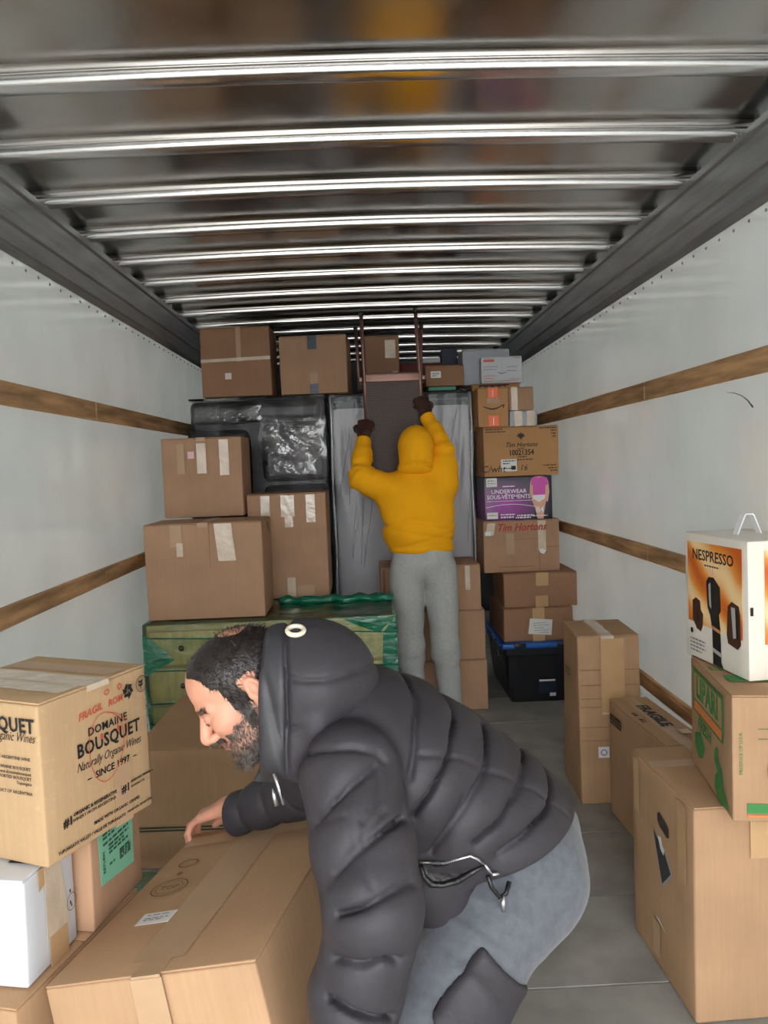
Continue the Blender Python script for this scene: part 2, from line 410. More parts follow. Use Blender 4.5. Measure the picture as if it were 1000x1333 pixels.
# ---- black storage tote with blue lid, bottom of the right stack
def tote():
    r = empty('storage_tote', (1.035, 5.165, 0), 0, 'black plastic storage tote with bright blue lid standing on the floor', 'tote')
    BL = mat('tote_black', S(24, 26, 31), .32, 0, .1, 9); BU = mat('tote_blue', S(18, 92, 178), .38)
    W, D, Hh = .46, .74, .345
    prof = [(0, .80), (.01, .815), (.30, .96), (.302, .99), (.345, 1.0)]
    def ringpts(k, z):
        P = []; w, d = W*k/2, D*(.90+(k-.8)*.5)/2; rr = .03
        for cx, cy, a0 in ((w-rr, -d+rr, -90), (w-rr, d-rr, 0), (-w+rr, d-rr, 90), (-w+rr, -d+rr, 180)):
            for i in range(5):
                a = math.radians(a0+22.5*i); P.append((cx+rr*math.cos(a), cy+rr*math.sin(a), z))
        return P
    V = []; F = []
    for z, k in prof: V += ringpts(k, z)
    n = 20
    for i in range(len(prof)-1):
        for j in range(n): F.append((i*n+j, i*n+(j+1) % n, (i+1)*n+(j+1) % n, (i+1)*n+j))
    F.append(tuple(range(n))[::-1]); F.append(tuple(range((len(prof)-1)*n, len(prof)*n)))
    new_mesh('bin', V, F, BL, r)
    # moulded ribs on the front and on the side
    for x in (-.185, -.125, .125, .185):
        g = ([(x-.014, -.335, .03), (x+.014, -.335, .03), (x+.014, -.372, .295), (x-.014, -.372, .295), (x-.014, -.31, .03), (x+.014, -.31, .03), (x+.014, -.34, .295), (x-.014, -.34, .295)],
             [(0, 1, 2, 3), (0, 3, 7, 4), (1, 5, 6, 2), (3, 2, 6, 7)])
        new_mesh('rib', *g, BL, r)
    for yq in (-.2, 0, .2):
        g = ([(-.187, yq-.02, .03), (-.187, yq+.02, .03), (-.226, yq+.02, .295), (-.226, yq-.02, .295), (-.16, yq-.02, .03), (-.16, yq+.02, .03), (-.20, yq+.02, .295), (-.2, yq-.02, .295)],
             [(1, 0, 3, 2), (0, 4, 7, 3), (5, 1, 2, 6), (3, 7, 6, 2)])
        new_mesh('rib', *g, BL, r)
    v, f = rbox_geo(W+.025, D+.025, .035, .011, 5)
    new_mesh('lid', v, f, BU, r, True, (0, 0, .342))
    for x in (-.13, .13): new_mesh('latch', *rbox_geo(.07, .014, .03, .004, 2), BL, r, True, (x, -.384, .348))
    for k in range(6): new_mesh('lid_rib', *rbox_geo(.012, .05, .014, .004, 2), BU, r, True, (-.243, -.3+k*.11, .352))
    DIM[r.name] = (W*.88, D*.94, .345, 0)
    s = new_mesh('label', *rbox_geo(.105, .001, .085, .0004, 1), mat('tote_label_navy', S(30, 42, 62), .4), r, False, (.035, -.3535, .055)); s.rotation_euler.x = math.radians(6.5)
    s = new_mesh('label', *rbox_geo(.10, .001, .012, .0004, 1), WHITEP, r, False, (.035, -.3625, .132)); s.rotation_euler.x = math.radians(6.5)
    s = new_mesh('label', *rbox_geo(.038, .001, .022, .0004, 1), WHITEP, r, False, (.07, -.3515, .035)); s.rotation_euler.x = math.radians(6.5)
    s = new_mesh('label', *rbox_geo(.001, .03, .05, .0004, 1), WHITEP, r, False, (-.219, -.10, .235)); s.rotation_euler.y = math.radians(-8)
    return r
tote()
# ---- right stack from the tote upwards
b = carton('carton', 'brown carton with a crooked white paper label, lying on the blue tote lid', (1.03, 5.11, .379), (.43, .56, .205), .004, 3, group=BR)
tz = .584
seam_tape(b, .5, .075, .03, m=TAPET)
face_tape(b, 'front', .5, 0, .95, .075, TAPET)
poly(b, 'front', [(.345, .23), (.68, .17), (.70, .64), (.375, .70)], WHITEP, 'label', .0014)
lines(b, 'front', [(.42, .6, .55), (.42, .64, .48), (.44, .58, .4), (.44, .64, .33), (.5, .64, .26)], mat('grey_print', S(120, 120, 125), .6), .003)
b = carton('carton', 'brown carton with short tan tape tabs top and bottom, above the white-labelled carton', (1.06, 5.10, .585), (.455, .47, .212), -.01, 3, group=BR)
seam_tape(b, .52, .078, .08, m=TAPET); face_tape(b, 'front', .51, .0, .33, .078, TAPET)
b = carton('carton', 'brown carton with red script lettering, under the purple printed box', (.957, 5.10, .80), (.475, .36, .325), .0, 1, group=BR)
text(b, 'front', .50, .86, 'Tim Hortons', .066, INKR, .35, .0016, sx=.88, off=.0032)
face_tape(b, 'front', .77, .40, .98, .05, TAPEB); face_tape(b, 'front', .35, .35, .75, .05); face_tape(b, 'front', .08, .72, .96, .05, TAPEB, .03)
rect(b, 'front', .02, .72, .10, .80, WHITEP, 'torn_label', .002); poly(b, 'front', [(.74, .36), (.79, .33), (.82, .40), (.77, .44), (.73, .42)], WHITEP, 'torn_label', .002)
rect(b, 'front', .20, .10, .66, .112, mat('brown_crease', S(142, 104, 76), .8)); rect(b, 'front', .73, .0, .736, .47, MATS['brown_crease']); rect(b, 'front', .736, .465, .99, .474, MATS['brown_crease'])
rect(b, 'front', .40, .63, .74, .637, MATS['brown_crease'])
# purple retail box
PUR = mat('box_dark_violet', S(46, 34, 56), .35)
n = PUR.node_tree.nodes; l = PUR.node_tree.links
tc = n.new('ShaderNodeTexCoord'); gr = n.new('ShaderNodeTexGradient'); gr.gradient_type = 'SPHERICAL'; mp = n.new('ShaderNodeMapping')
mp.inputs['Location'].default_value = (.08*4.5, .0, -.10*6.5); mp.inputs['Scale'].default_value = (4.5, .001, 6.5)
rr = n.new('ShaderNodeValToRGB'); rr.color_ramp.elements[0].color = S(44, 36, 58); rr.color_ramp.elements[1].color = S(176, 58, 176)
l.new(tc.outputs['Object'], mp.inputs['Vector']); l.new(mp.outputs['Vector'], gr.inputs['Vector']); l.new(gr.outputs['Fac'], rr.inputs['Fac']); l.new(rr.outputs['Color'], n['Principled BSDF'].inputs['Base Color'])
b = carton('retail_box', 'purple printed underwear box with a pink-shirted torso picture, on the red-lettered carton', (.946, 5.09, 1.127), (.425, .34, .27), .0, PUR, flaps=False)
WI = mat('white_ink', S(238, 236, 240), .5); SKINP = mat('printed_skin', S(224, 172, 148), .5); PINKP = mat('printed_pink', S(212, 84, 178), .5)
text(b, 'front', .36, .66, 'UNDERWEAR', .036, WI, 0, .0003); text(b, 'front', .355, .535, 'SOUS-VÊTEMENTS', .036, WI, 0, .0003, sx=.93)
lines(b, 'front', [(.27, .43, .78)], WI, .007); rect(b, 'front', .27, .775, .45, .79, WI)
rect(b, 'front', .03, .44, .72, .45, WI); lines(b, 'front', [(.23, .44, .13), (.23, .42, .07), (.47, .72, .10), (.45, .68, .05)], WI, .009)
for i in range(10):
    a, c = i/10, (i+1)/10; fz = lambda q: .30+.07*math.sin(q*3.1)-.02*q
    poly(b, 'front', [(.02+.74*a, fz(a)), (.02+.74*c, fz(c)), (.02+.74*c, fz(c)+.012), (.02+.74*a, fz(a)+.012)], WI, 'printed_line', .0006)
poly(b, 'front', [(.665, .62), (.675, .84), (.70, .95), (.755, .99), (.85, .99), (.92, .95), (.945, .84), (.955, .62), (.93, .40), (.89, .40), (.89, .58), (.72, .58), (.72, .42), (.70, .42)], SKINP, 'printed_arms', .0004)
poly(b, 'front', [(.70, .57), (.895, .57), (.90, .40), (.87, .16), (.86, .01), (.77, .01), (.755, .16), (.705, .40)], SKINP, 'printed_legs', .0005)
poly(b, 'front', [(.685, .80), (.70, .95), (.76, .985), (.80, .95), (.84, .985), (.92, .95), (.94, .79), (.90, .77), (.89, .56), (.715, .56), (.715, .78)], PINKP, 'printed_shirt', .0009)
poly(b, 'front', [(.71, .56), (.89, .56), (.89, .48), (.80, .39), (.71, .48)], WI, 'printed_underwear', .0009)
text(b, 'front', .81, .21, '84', .05, WI, 0, .001); lines(b, 'front', [(.70, .92, .08)], WI, .006)
rect(b, 'front', .03, .78, .19, .98, WHITEP, 'label'); rect(b, 'front', .03, .04, .19, .19, WHITEP, 'label'); lines(b, 'front', [(.05, .15, .92), (.05, .17, .86), (.05, .17, .12)], MATS['grey_print'], .005)
# large tan carton
b = carton('carton', 'orange-tan carton printed with a leaf emblem and a number, on the purple box', (.969, 5.10, 1.400), (.468, .36, .306), .012, 4)
poly(b, 'front', [(.5, .88), (.515, .85), (.545, .85), (.535, .825), (.56, .80), (.525, .785), (.505, .745), (.5, .73), (.495, .745), (.475, .785), (.44, .80), (.465, .825), (.455, .85), (.485, .85)], INK, 'leaf_emblem')
text(b, 'front', .5, .63, 'Tim Hortons', .040, INK, .35, .0005, sx=.95); lines(b, 'front', [(.45, .55, .555)], INK, .005)
text(b, 'front', .5, .47, '10021354', .048, INK, 0, .0012, sx=.82); lines(b, 'front', [(.45, .57, .385), (.44, .66, .33)], INK, .006)
lines(b, 'front', [(.03, .26, .955), (.03, .30, .905), (.75, .97, .955), (.90, .97, .90), (.90, .97, .84), (.92, .97, .78), (.78, .97, .20), (.86, .97, .14), (.88, .97, .09)], INK, .006)
rect(b, 'front', .225, .10, .435, .345, WHITEP, 'label'); lines(b, 'front', [(.25, .42, .31), (.25, .34, .26), (.25, .36, .16)], INK, .006); rect(b, 'front', .36, .13, .42, .21, INK, 'label_print', .0014)
text(b, 'front', .12, .15, 'C/wht', .06, INK, .2, 0); text(b, 'front', .52, .16, '16', .05, INK, .3, 0)
# small parcels on top
b = carton('parcel', 'small brown parcel with a printed curved arrow and two orange stickers', (.808, 5.05, 1.709), (.19, .24, .244), .0, 4, bulge=.002)
for v0, v1 in ((.73, .99), (.02, .29)):
    rect(b, 'front', .33, v0, .66, v1, ORANGEP, 'orange_sticker', .001); poly(b, 'front', [(.47, v0+.03), (.50, v0+.03), (.51, v1-.04), (.48, v1-.07)], WHITEP, 'sticker_print', .0018)
face_tape(b, 'front', .5, .60, .725, .08)
V = [(.16+.62*i/12, .52-.085*math.sin(math.pi*i/12)) for i in range(13)]; W2 = [(u, v+.018+.018*math.sin(math.pi*i/12)) for i, (u, v) in enumerate(V)]
poly(b, 'front', V+W2[::-1], INK, 'printed_arrow'); poly(b, 'front', [(.74, .545), (.86, .56), (.84, .47), (.81, .475), (.82, .53), (.75, .53)], INK, 'printed_arrow')
b = carton('parcel', 'small plain brown parcel with shiny tape, right of the arrow-printed parcel', (.988, 5.06, 1.808), (.155, .20, .144), .0, 1, bulge=.002)
face_tape(b, 'front', .22, 0, 1, .04, TAPEB); rect(b, 'front', .12, .25, .33, .36, WHITEP, 'label', .0014)
b = carton('mailer', 'flat grey-white mailer box under the small plain brown parcel', (.995, 5.06, 1.709), (.172, .24, .094), .01, GREYCARD, bulge=.003, cat='box')
face_tape(b, 'front', .3, 0, 1, .05, TAPEB); face_tape(b, 'front', .75, 0, 1, .05, TAPEB)
b = carton('carton', 'low brown carton with black outlined print, behind and above the small parcels', (.875, 5.40, 1.709), (.31, .36, .294), .0, 4, group=BR)
for u in (.22, .36, .50, .64): ring(b, 'front', u, .92, .02, .012, .008, INK)
rect(b, 'front', .14, .955, .78, .975, INK)
b = carton('carton', 'pale grey carton behind the white printed parcel near the ceiling', (.83, 5.45, 2.007), (.31, .28, .233), .0, GREYCARD)
b = carton('parcel', 'white parcel printed with red lines and a curved arrow, topmost of the right stack', (.915, 5.25, 2.0045), (.265, .09, .172), .0, WHITECARD, bulge=.002)
rect(b, 'front', .05, .80, .32, .90, mat('red_print', S(214, 96, 86), .5)); lines(b, 'front', [(.05, .40, .62), (.05, .36, .52), (.62, .9, .60), (.62, .86, .45)], MATS['grey_print'], .004)
lines(b, 'front', [(.05, .36, .28), (.05, .30, .18), (.7, .95, .14), (.8, .95, .93), (.05, .9, .08)], MATS['red_print'], .004)
V = [(.40+.20*i/10, .40-.05*math.sin(math.pi*i/10)) for i in range(11)]; poly(b, 'front', V+[(u, v+.02) for u, v in V[::-1]], INK, 'printed_arrow')
ring(b, 'front', .42, .58, .022, .05, .001, MATS['grey_print'], a0=-1.2, a1=1.5)

# ---- stack behind the man in yellow
b = carton('carton', 'bottom brown carton of the three behind the man in yellow', (.49, 4.91, 0), (.40, .38, .307), .0, 1, group=BR)
b = carton('carton', 'middle brown carton of the three behind the man in yellow', (.485, 4.91, .309), (.40, .38, .30), .0, 1, group=BR)
b = carton('carton', 'wide brown carton on top of the two behind the man in yellow', (.365, 4.91, .611), (.60, .38, .275), .0, 1, group=BR)
face_tape(b, 'front', .87, .45, .98, .03, TAPEB); rect(b, 'front', .02, .15, .05, .95, MATS['brown_crease'])

# ---- left stack
b = carton('carton', 'big wide brown carton at the left wall, sitting on the green-wrapped dresser', (-.793, 4.005, .790), (.563, .36, .465), 0, 1, group=BR, bulge=.003)
DZ = 1.255
face_tape(b, 'front', .27, .76, .99, .055); face_tape(b, 'front', .70, .60, .99, .085, TAPEB, -.03); rect(b, 'front', .552, .52, .556, 1, MATS['brown_crease'])
face_tape(b, 'front', .30, .66, .80, .03, TAPEB)
poly(b, 'right', [(.45, .98), (.55, .92), (.68, .84), (.70, .86), (.56, .95)], INK, 'marker_stroke')
seam_tape(b, .5, .05, .02)
b = carton('carton', 'brown carton with three clear tape strips and pink label, on the big wide carton', (-.875, 4.455, 1.258), (.425, .33, .425), 0, 1, group=BR)
face_tape(b, 'front', .24, .55, .93, .04); face_tape(b, 'front', .50, .55, .93, .05, TAPEB); face_tape(b, 'front', .785, .52, .97, .05, TAPEB)
rect(b, 'front', .33, .74, .41, .83, mat('pink_label', S(226, 190, 190), .5), 'label', .0014)
seam_tape(b, .5, .05, .02)
b = carton('carton', 'tall brown carton with three silvery tape strips, before the plastic-wrapped mattress', (-.436, 4.535, .790), (.430, .40, .575), 0, 1, group=BR, seam='y')
face_tape(b, 'front', .23, .78, .985, .05, TAPEB); face_tape(b, 'front', .51, .78, .985, .075, TAPEB); face_tape(b, 'front', .52, .68, .80, .045, TAPEB); face_tape(b, 'front', .80, .72, .985, .05, TAPEB)
face_tape(b, 'front', .52, .02, .20, .045, TAPEB); face_tape(b, 'front', .70, .02, .12, .09)
# ---- on top of the sofa and mattress
b = carton('carton', 'brown carton under the roof at far left, tape around its middle', (-.785, 5.235, 1.968), (.437, .33, .432), -.02, 3, group=BR)
poly(b, 'front', [(0, .50), (1, .52), (1, .57), (0, .545)], TAPEB, 'packing_tape', .002); rect(b, 'front', .34, .25, .43, .34, WHITEP, 'label', .0014); face_tape(b, 'front', .55, .5, 1, .03)
b = carton('carton', 'brown carton with two dark printed tape tabs, under the roof', (-.29, 5.24, 1.968), (.425, .33, .365), -.07, 1, group=BR)
DT = mat('dark_patterned_tape', S(52, 66, 80), .3, 0, .5, 60)
face_tape(b, 'front', .49, .76, .995, .058, DT); face_tape(b, 'front', .50, .0, .17, .055, DT); face_tape(b, 'front', .5, .17, .36, .05, TAPE)
b = carton('carton', 'shaded brown carton behind the upturned chair, under the roof', (.14, 5.53, 1.966), (.235, .30, .40), 0, 3, group=BR)
face_tape(b, 'front', .75, .62, .92, .07, TAPEB); rect(b, 'front', .80, .15, .95, .40, mat('beige_label', S(190, 172, 150), .5), 'label', .0014)
b = carton('carton', 'small brown carton with a white label, on the mattress right of the upturned chair', (.545, 5.36, 2.002), (.250, .24, .135), .0, 3, group=BR)
rect(b, 'front', .13, .40, .40, .72, WHITEP, 'label', .0014); lines(b, 'front', [(.17, .35, .6), (.17, .3, .5)], INK, .005)
b = carton('carton', 'flat teal carton lying on the mattress below the small labelled carton', (.52, 5.36, 1.968), (.18, .26, .030), .03, mat('teal_carton', S(74, 158, 132), .5), flaps=False, bulge=0)
b = carton('carton', 'dark red carton behind the small labelled carton', (.43, 5.80, 1.966), (.30, .22, .245), .0, mat('dark_red_carton', S(108, 34, 34), .6), flaps=False)
b = carton('carton', 'small white carton on the dark red carton', (.50, 5.80, 2.214), (.13, .18, .035), 0, WHITECARD, bulge=0, flaps=False)
b = carton('carton', 'dark blue-grey carton between the red carton and the pale grey one', (.645, 5.92, 1.966), (.11, .22, .36), 0, mat('blue_grey_carton', S(62, 66, 82), .6), flaps=False)

# ---- carton in front of the dresser with dark straps
b = carton('carton', 'wide strapped brown carton on the floor behind the bending man', (-.60, 3.31, 0), (.62, .72, .462), -.03, 2, group=BR, bulge=.003)
BC = DIM[b.name]
for z in (.150, .162):
    hw, hd = BC[0]/2+.006, BC[1]/2+.006
    P = [(-hw, -hd, z), (hw, -hd, z), (hw, hd, z), (-hw, hd, z), (-hw, -hd, z)]
    V = []; F = []
    for p in P: V += [(p[0], p[1], p[2]-.003), (p[0], p[1], p[2]+.003)]
    for i in range(4): F.append((2*i, 2*i+2, 2*i+3, 2*i+1))
    new_mesh('strap', V, F, mat('dark_green_strap', S(40, 62, 48), .5), b)

# ---- wrapped dresser
def dresser():
    r = empty('wrapped_dresser', (-.485, 4.05, 0), 0, 'brown chest of drawers wrapped in shiny green stretch film', 'dresser')
    DW = mat('dresser_wood', S(180, 144, 98), .5, 0, .15, 8, stretch=(1, 1, 5))
    W, D, Hh = 1.215, .56, .775
    new_mesh('frame', *rbox_geo(W-.02, D-.03, Hh, .01, 5, 0, 0), DW, r, True, (0, .005, 0))
    KN = mat('knob_dark', S(60, 50, 40), .4)
    for c in range(2):
        for q in range(4):
            o = new_mesh('drawer', *rbox_geo(.565, .02, .165, .006, 3), mat('dresser_drawer', S(206, 170, 116), .5, 0, .15, 8, stretch=(5, 1, 1)), r, True, (-.295+c*.59, -.272, .035+q*.182))
            for s in (-.13, .13): new_mesh('knob', *tube_geo([(s, -.01, .085), (s, -.02, .085), (s, -.03, .085)], [.007, .014, .009], 10), KN, o, True)
    FM = film_mat('green_stretch_film', S(28, 140, 104), .07, .10, .8, 7, (1, 1, 4), .22, 1.6, (.80, .95, .80, 1))
    g, f = rbox_geo(W, D+.01, Hh+.012, .014, 16, .002, .004, 5, .004)
    new_mesh('stretch_film', g, f, FM, r, True)
    FD = film_mat('green_film_folds', S(14, 120, 92), .55, .12, .8, 9, (1, 1, 3), .3, 1.6, (.3, .9, .7, 1))
    def sheet(pts, nm='film_fold'):
        V = [p for p in pts]; c = tuple(sum(q)/len(V) for q in zip(*V)); n = len(V); V.append((c[0], c[1]-.006, c[2]+.002))
        return new_mesh(nm, V, [(i, (i+1) % n, n) for i in range(n)], FD, r)
    y = -.292
    sheet([(-.606, y, .74), (-.56, y, .71), (-.50, y, .655), (-.46, y, .61), (-.52, y, .58), (-.606, y, .53)])
    sheet([(.606, y, .785), (.54, y, .70), (.53, y, .50), (.56, y, .2), (.606, y, .02)])
    sheet([(.606, y, .785), (.35, y, .775), (.42, y, .74), (.52, y, .70)])
    sheet([(-.606, y, .53), (-.585, y, .4), (-.57, y, .15), (-.606, y, .02)])
    for q, z in enumerate((.72, .56, .40, .30)):
        g = tube_geo([(-.605, y, z), (-.3, y-.004, z-.012+.01*q), (.1, y-.003, z+.01), (.605, y, z-.02)], .003, 6); new_mesh('film_fold', *g, FD, r, True)
    # rolled film along the back of the top
    pts = [(.005+.595*i/14, .13+.02*math.sin(i*1.3), .80+.006*math.sin(i*2.1)) for i in range(15)]
    v, f = tube_geo(pts, [.02+.008*math.sin(i*1.7)**2 for i in range(15)], 12)
    new_mesh('film_roll', [(a, b*1.0, c) for a, b, c in v], f, FD, r, True)
    return r
dresser()
# green film scrap on the floor
V = []; F = []; q = random.Random(3)
for i in range(13):
    for j in range(9):
        u, v = i/12, j/8
        V.append((-.20+.36*u+.02*math.sin(9*v), -.16+.3*v, .004+.16*max(0, (math.sin(3.1*u+2.2*v)*.5+.5))*(1-.6*v)*(.5+.5*u)+q.uniform(0, .012)))
for i in range(12):
    for j in range(8): F.append((i*9+j, i*9+9+j, i*9+10+j, i*9+j+1))
o = new_mesh('plastic_film', V, F, film_mat('green_film_scrap', S(44, 150, 116), .66, .12, 1., 12, (1, 1, 1), .25), None, True, (-.735, 2.72, .0))
tag(o, 'crumpled green stretch film on the floor in front of the strapped carton', 'plastic film')

# ---- right foreground row by the wall
b = carton('carton', 'tall narrow brown carton with a shiny vertical tape, against the right wall', (1.02, 3.505, 0), (.262, .34, .735), -.055, 2, bulge=.0025, jit=.005, seam='x', rough=.001)
seam_tape(b, .47, .055, .34, m=TAPEB); face_tape(b, 'front', .55, .55, .985, .10, TAPET)
for v in (.38, .46, .58, .63, .71, .80): rect(b, 'front', .02, v, .98, v+.003, MATS['brown_crease'], 'crease', .0002)
rect(b, 'front', .29, .28, .47, .345, WHITEP, 'label', .0012); ring(b, 'front', .38, .312, .012, .012, .004, mat('violet_print', S(120, 90, 170), .5))
lines(b, 'left', [(.3, .6, .75), (.3, .6, .72)], mat('faint_brown_print', S(120, 92, 62), .8), .014)
DIM_F = (.165, .56, .486)
b = carton('carton', 'narrow battered carton marked FRAGILE in black, leaning by the right wall', (1.075, 2.975, 0), DIM_F, .05, 2, bulge=.003, jit=.006, seam='x', rough=.001)
text(b, 'top', .55, .56, 'FRAGILE', .060, INK, 0, .002, rot=-math.pi/2, sx=1.15, off=.004)
lines(b, 'top', [(.1, .22, .62), (.1, .2, .58), (.1, .22, .48), (.1, .2, .44)], INK, .016)
rect(b, 'top', .62, .16, .86, .24, mat('pink_tape_label', S(206, 178, 160), .5), 'label', .006); seam_tape(b, .5, .05, .1)
lines(b, 'left', [(.08, .30, .90), (.08, .30, .87), (.08, .30, .84)], INK, .012)
for u in (.58, .70): 
    poly(b, 'left', [(u, .42), (u+.02, .42), (u+.02, .60), (u+.035, .60), (u+.01, .70), (u-.015, .60), (u, .60)], INK, 'printed_arrow', .004)
lines(b, 'left', [(.52, .82, .36), (.52, .82, .33), (.56, .78, .30)], INK, .012)
b = carton('carton', 'big brown carton with hand hole and torn black diamond label, front right', (1.0, 2.213, 0), (.385, .44, .582), .03, 2, bulge=.003, jit=.003, seam='x', rough=.001, edge=.008)
_, W_, H_ = fmat(b, 'left')
poly(b, 'left', [(.49, .775), (.52, .755), (.64, .735), (.67, .745), (.665, .785), (.63, .80), (.52, .825), (.49, .81)], mat('hole_dark', S(52, 40, 38), .9), 'hand_hole', .0012)
poly(b, 'left', [(.40, .715), (.60, .655), (.71, .575), (.55, .455)], mat('label_rim', S(150, 152, 150), .6), 'diamond_label', .0008)
poly(b, 'left', [(.42, .703), (.60, .645), (.69, .575), (.555, .475)], mat('label_black', S(52, 56, 58), .55), 'diamond_label', .0016)
poly(b, 'left', [(.50, .70), (.55, .705), (.57, .67), (.60, .66), (.585, .63), (.54, .645), (.52, .67)], WHITEP, 'torn_paper', .0026)
face_tape(b, 'left', .86, .62, .985, .055, TAPET); face_tape(b, 'left', .12, .70, .985, .04, TAPET); face_tape(b, 'left', .44, .06, .24, .05)
face_tape(b, 'front', .47, .76, .985, .07, TAPET); strip(b, [(-.19, .08, .5842), (.19, .08, .5842)], .05, 'y', TAPE); seam_tape(b, .5, .05, .04)
poly(b, 'left', [(.44, .265), (.50, .27), (.60, .245), (.56, .255)], WHITEP, 'torn_paper', .003)
b = carton('produce_box', 'cardboard produce box printed in green and orange, on the big hand-hole carton', (.874, 1.893, .588), (.27, .41, .316), -.16, 2, anchor=(-1, -1), cat='box', seam='x', bulge=.002)
GB = mat('green_print_band', S(58, 132, 66), .6)
ring(b, 'front', .50, .42, .052, .062, .006, GB); text(b, 'front', .50, .50, '1¹⁄₉', .04, GB, 0, .002); text(b, 'front', .50, .42, 'BUSHEL', .026, GB, 0, .001, sx=.9); text(b, 'front', .50, .34, 'BOX', .022, GB, 0, .001)
text(b, 'front', .50, .70, 'U.S. NO. 1', .022, GB, 0, .0006); rect(b, 'front', .22, .66, .78, .665, GB); rect(b, 'front', .22, .74, .78, .745, GB)
rect(b, 'front', .12, .075, .98, .15, GB); rect(b, 'front', .12, .045, .98, .062, mat('orange_print', S(224, 130, 70), .6))
text(b, 'front', .07, .55, 'PRODUCE OF U.S.A.', .012, GB, rot=math.pi/2)
face_tape(b, 'front', .62, .55, .985, .10)
poly(b, 'left', [(.12, .93), (.84, .93), (.84, .54), (.12, .54)], GB, 'green_frame', .0004); poly(b, 'left', [(.15, .90), (.81, .90), (.81, .66), (.15, .66)], CARD[2], 'green_frame_inset', .001)
poly(b, 'left', [(.15, .64), (.81, .64), (.81, .56), (.15, .56)], MATS['orange_print'], 'orange_band', .001)
text(b, 'left', .48, .78, 'LIPARI', .085, GB, 0, .003, sx=.95, off=.002)
text(b, 'left', .40, .46, 'FRESH', .05, GB, .2, .001)
poly(b, 'left', [(.66, .42), (.70, .46), (.72, .36), (.80, .30), (.84, .16), (.95, .05), (.82, .02), (.70, .03), (.64, .10), (.66, .20), (.72, .26), (.64, .32)], GB, 'printed_leaf')
poly(b, 'left', [(.16, .34), (.30, .40), (.40, .30), (.34, .18), (.24, .14), (.14, .22)], GB, 'printed_leaf')
rect(b, 'top', .1, .28, .5, .42, GB, 'green_print', .003); text(b, 'top', .28, .58, 'LIPARI', .05, GB, 0, .001, off=.004)
# coffee machine box with handle
SW = mat('orange_swirl', S(232, 150, 66), .4)
n = SW.node_tree.nodes; l = SW.node_tree.links
tc = n.new('ShaderNodeTexCoord'); wv = n.new('ShaderNodeTexWave'); wv.bands_direction = 'DIAGONAL'; wv.inputs['Scale'].default_value = 2.2; wv.inputs['Distortion'].default_value = 14; wv.inputs['Detail'].default_value = 1.5; wv.inputs['Detail Scale'].default_value = .9
rr = n.new('ShaderNodeValToRGB'); rr.color_ramp.elements[0].color = S(206, 98, 30); rr.color_ramp.elements[1].color = S(250, 216, 160); e = rr.color_ramp.elements.new(.55); e.color = S(236, 150, 62)
l.new(tc.outputs['Object'], wv.inputs['Vector']); l.new(wv.outputs['Fac'], rr.inputs['Fac']); l.new(rr.outputs['Color'], n['Principled BSDF'].inputs['Base Color'])
CREAM = mat('coffee_box_cream', S(232, 226, 214), .35)
b = carton('coffee_machine_box', 'cream box with orange swirl print of a coffee machine and a white carry handle', (.962, 1.985, .910), (.20, .325, .36), .088, CREAM, anchor=(-1, -1), cat='box', flaps=False, bulge=.001, jit=.001, edge=.003)
BLK = mat('printed_black', S(28, 26, 28), .4); BRN = mat('printed_brown', S(70, 36, 28), .4); SIL = mat('printed_silver', S(176, 172, 170), .4)
poly(b, 'left', [(.06, .28), (.93, .27), (.93, .94), (.06, .935)], SW, 'orange_panel', .0003)
poly(b, 'left', [(.06, .22), (.45, .25), (.93, .22), (.93, .28), (.06, .29)], CREAM, 'cream_patch', .0006)
text(b, 'left', .48, .835, 'NESPRESSO', .042, BLK, 0, .0006, sx=1.02); lines(b, 'left', [(.36, .60, .765)], BLK, .004)
poly(b, 'left', [(.38, .64), (.42, .68), (.50, .685), (.60, .62), (.61, .44), (.58, .41), (.60, .30), (.61, .05), (.64, .01), (.48, .01), (.47, .28), (.44, .38), (.40, .44)], BLK, 'printed_machine', .0009)
poly(b, 'left', [(.42, .62), (.45, .64), (.46, .44), (.43, .46)], SIL, 'printed_highlight', .0013); poly(b, 'left', [(.47, .31), (.60, .29), (.60, .265), (.47, .285)], mat('printed_copper', S(196, 130, 86), .4), 'printed_ring_band', .0013); poly(b, 'left', [(.48, .14), (.61, .12), (.61, .09), (.48, .11)], SIL, 'printed_ring_band', .0013)
poly(b, 'left', [(.47, .74), (.50, .75), (.52, .70), (.46, .69)], mat('printed_foam', S(240, 190, 160), .5), 'printed_foam', .0009)
poly(b, 'left', [(.14, .46), (.20, .49), (.27, .47), (.28, .40), (.32, .37), (.31, .27), (.28, .23), (.21, .24), (.14, .31)], BRN, 'printed_machine', .0009); poly(b, 'left', [(.20, .38), (.25, .38), (.25, .30), (.20, .31)], BLK, 'printed_machine', .0013)
poly(b, 'left', [(.72, .50), (.78, .54), (.88, .52), (.90, .46), (.91, .24), (.86, .20), (.72, .22), (.70, .28)], BRN, 'printed_machine', .0009); poly(b, 'left', [(.77, .50), (.83, .50), (.84, .28), (.80, .27)], SIL, 'printed_highlight', .0013)
poly(b, 'left', [(.83, .49), (.87, .48), (.88, .28), (.85, .27)], BLK, 'printed_machine', .0013)
ring(b, 'left', .13, .215, .004, .004, .008, BLK); lines(b, 'left', [(.10, .36, .15), (.10, .34, .12), (.10, .36, .09), (.10, .3, .06)], MATS['grey_print'], .004)
poly(b, 'front', [(.22, .26), (.98, .26), (.98, .93), (.22, .93)], SW, 'orange_panel', .0003); text(b, 'front', .62, .84, 'NESPRESSO', .02, BLK, 0, .0004)
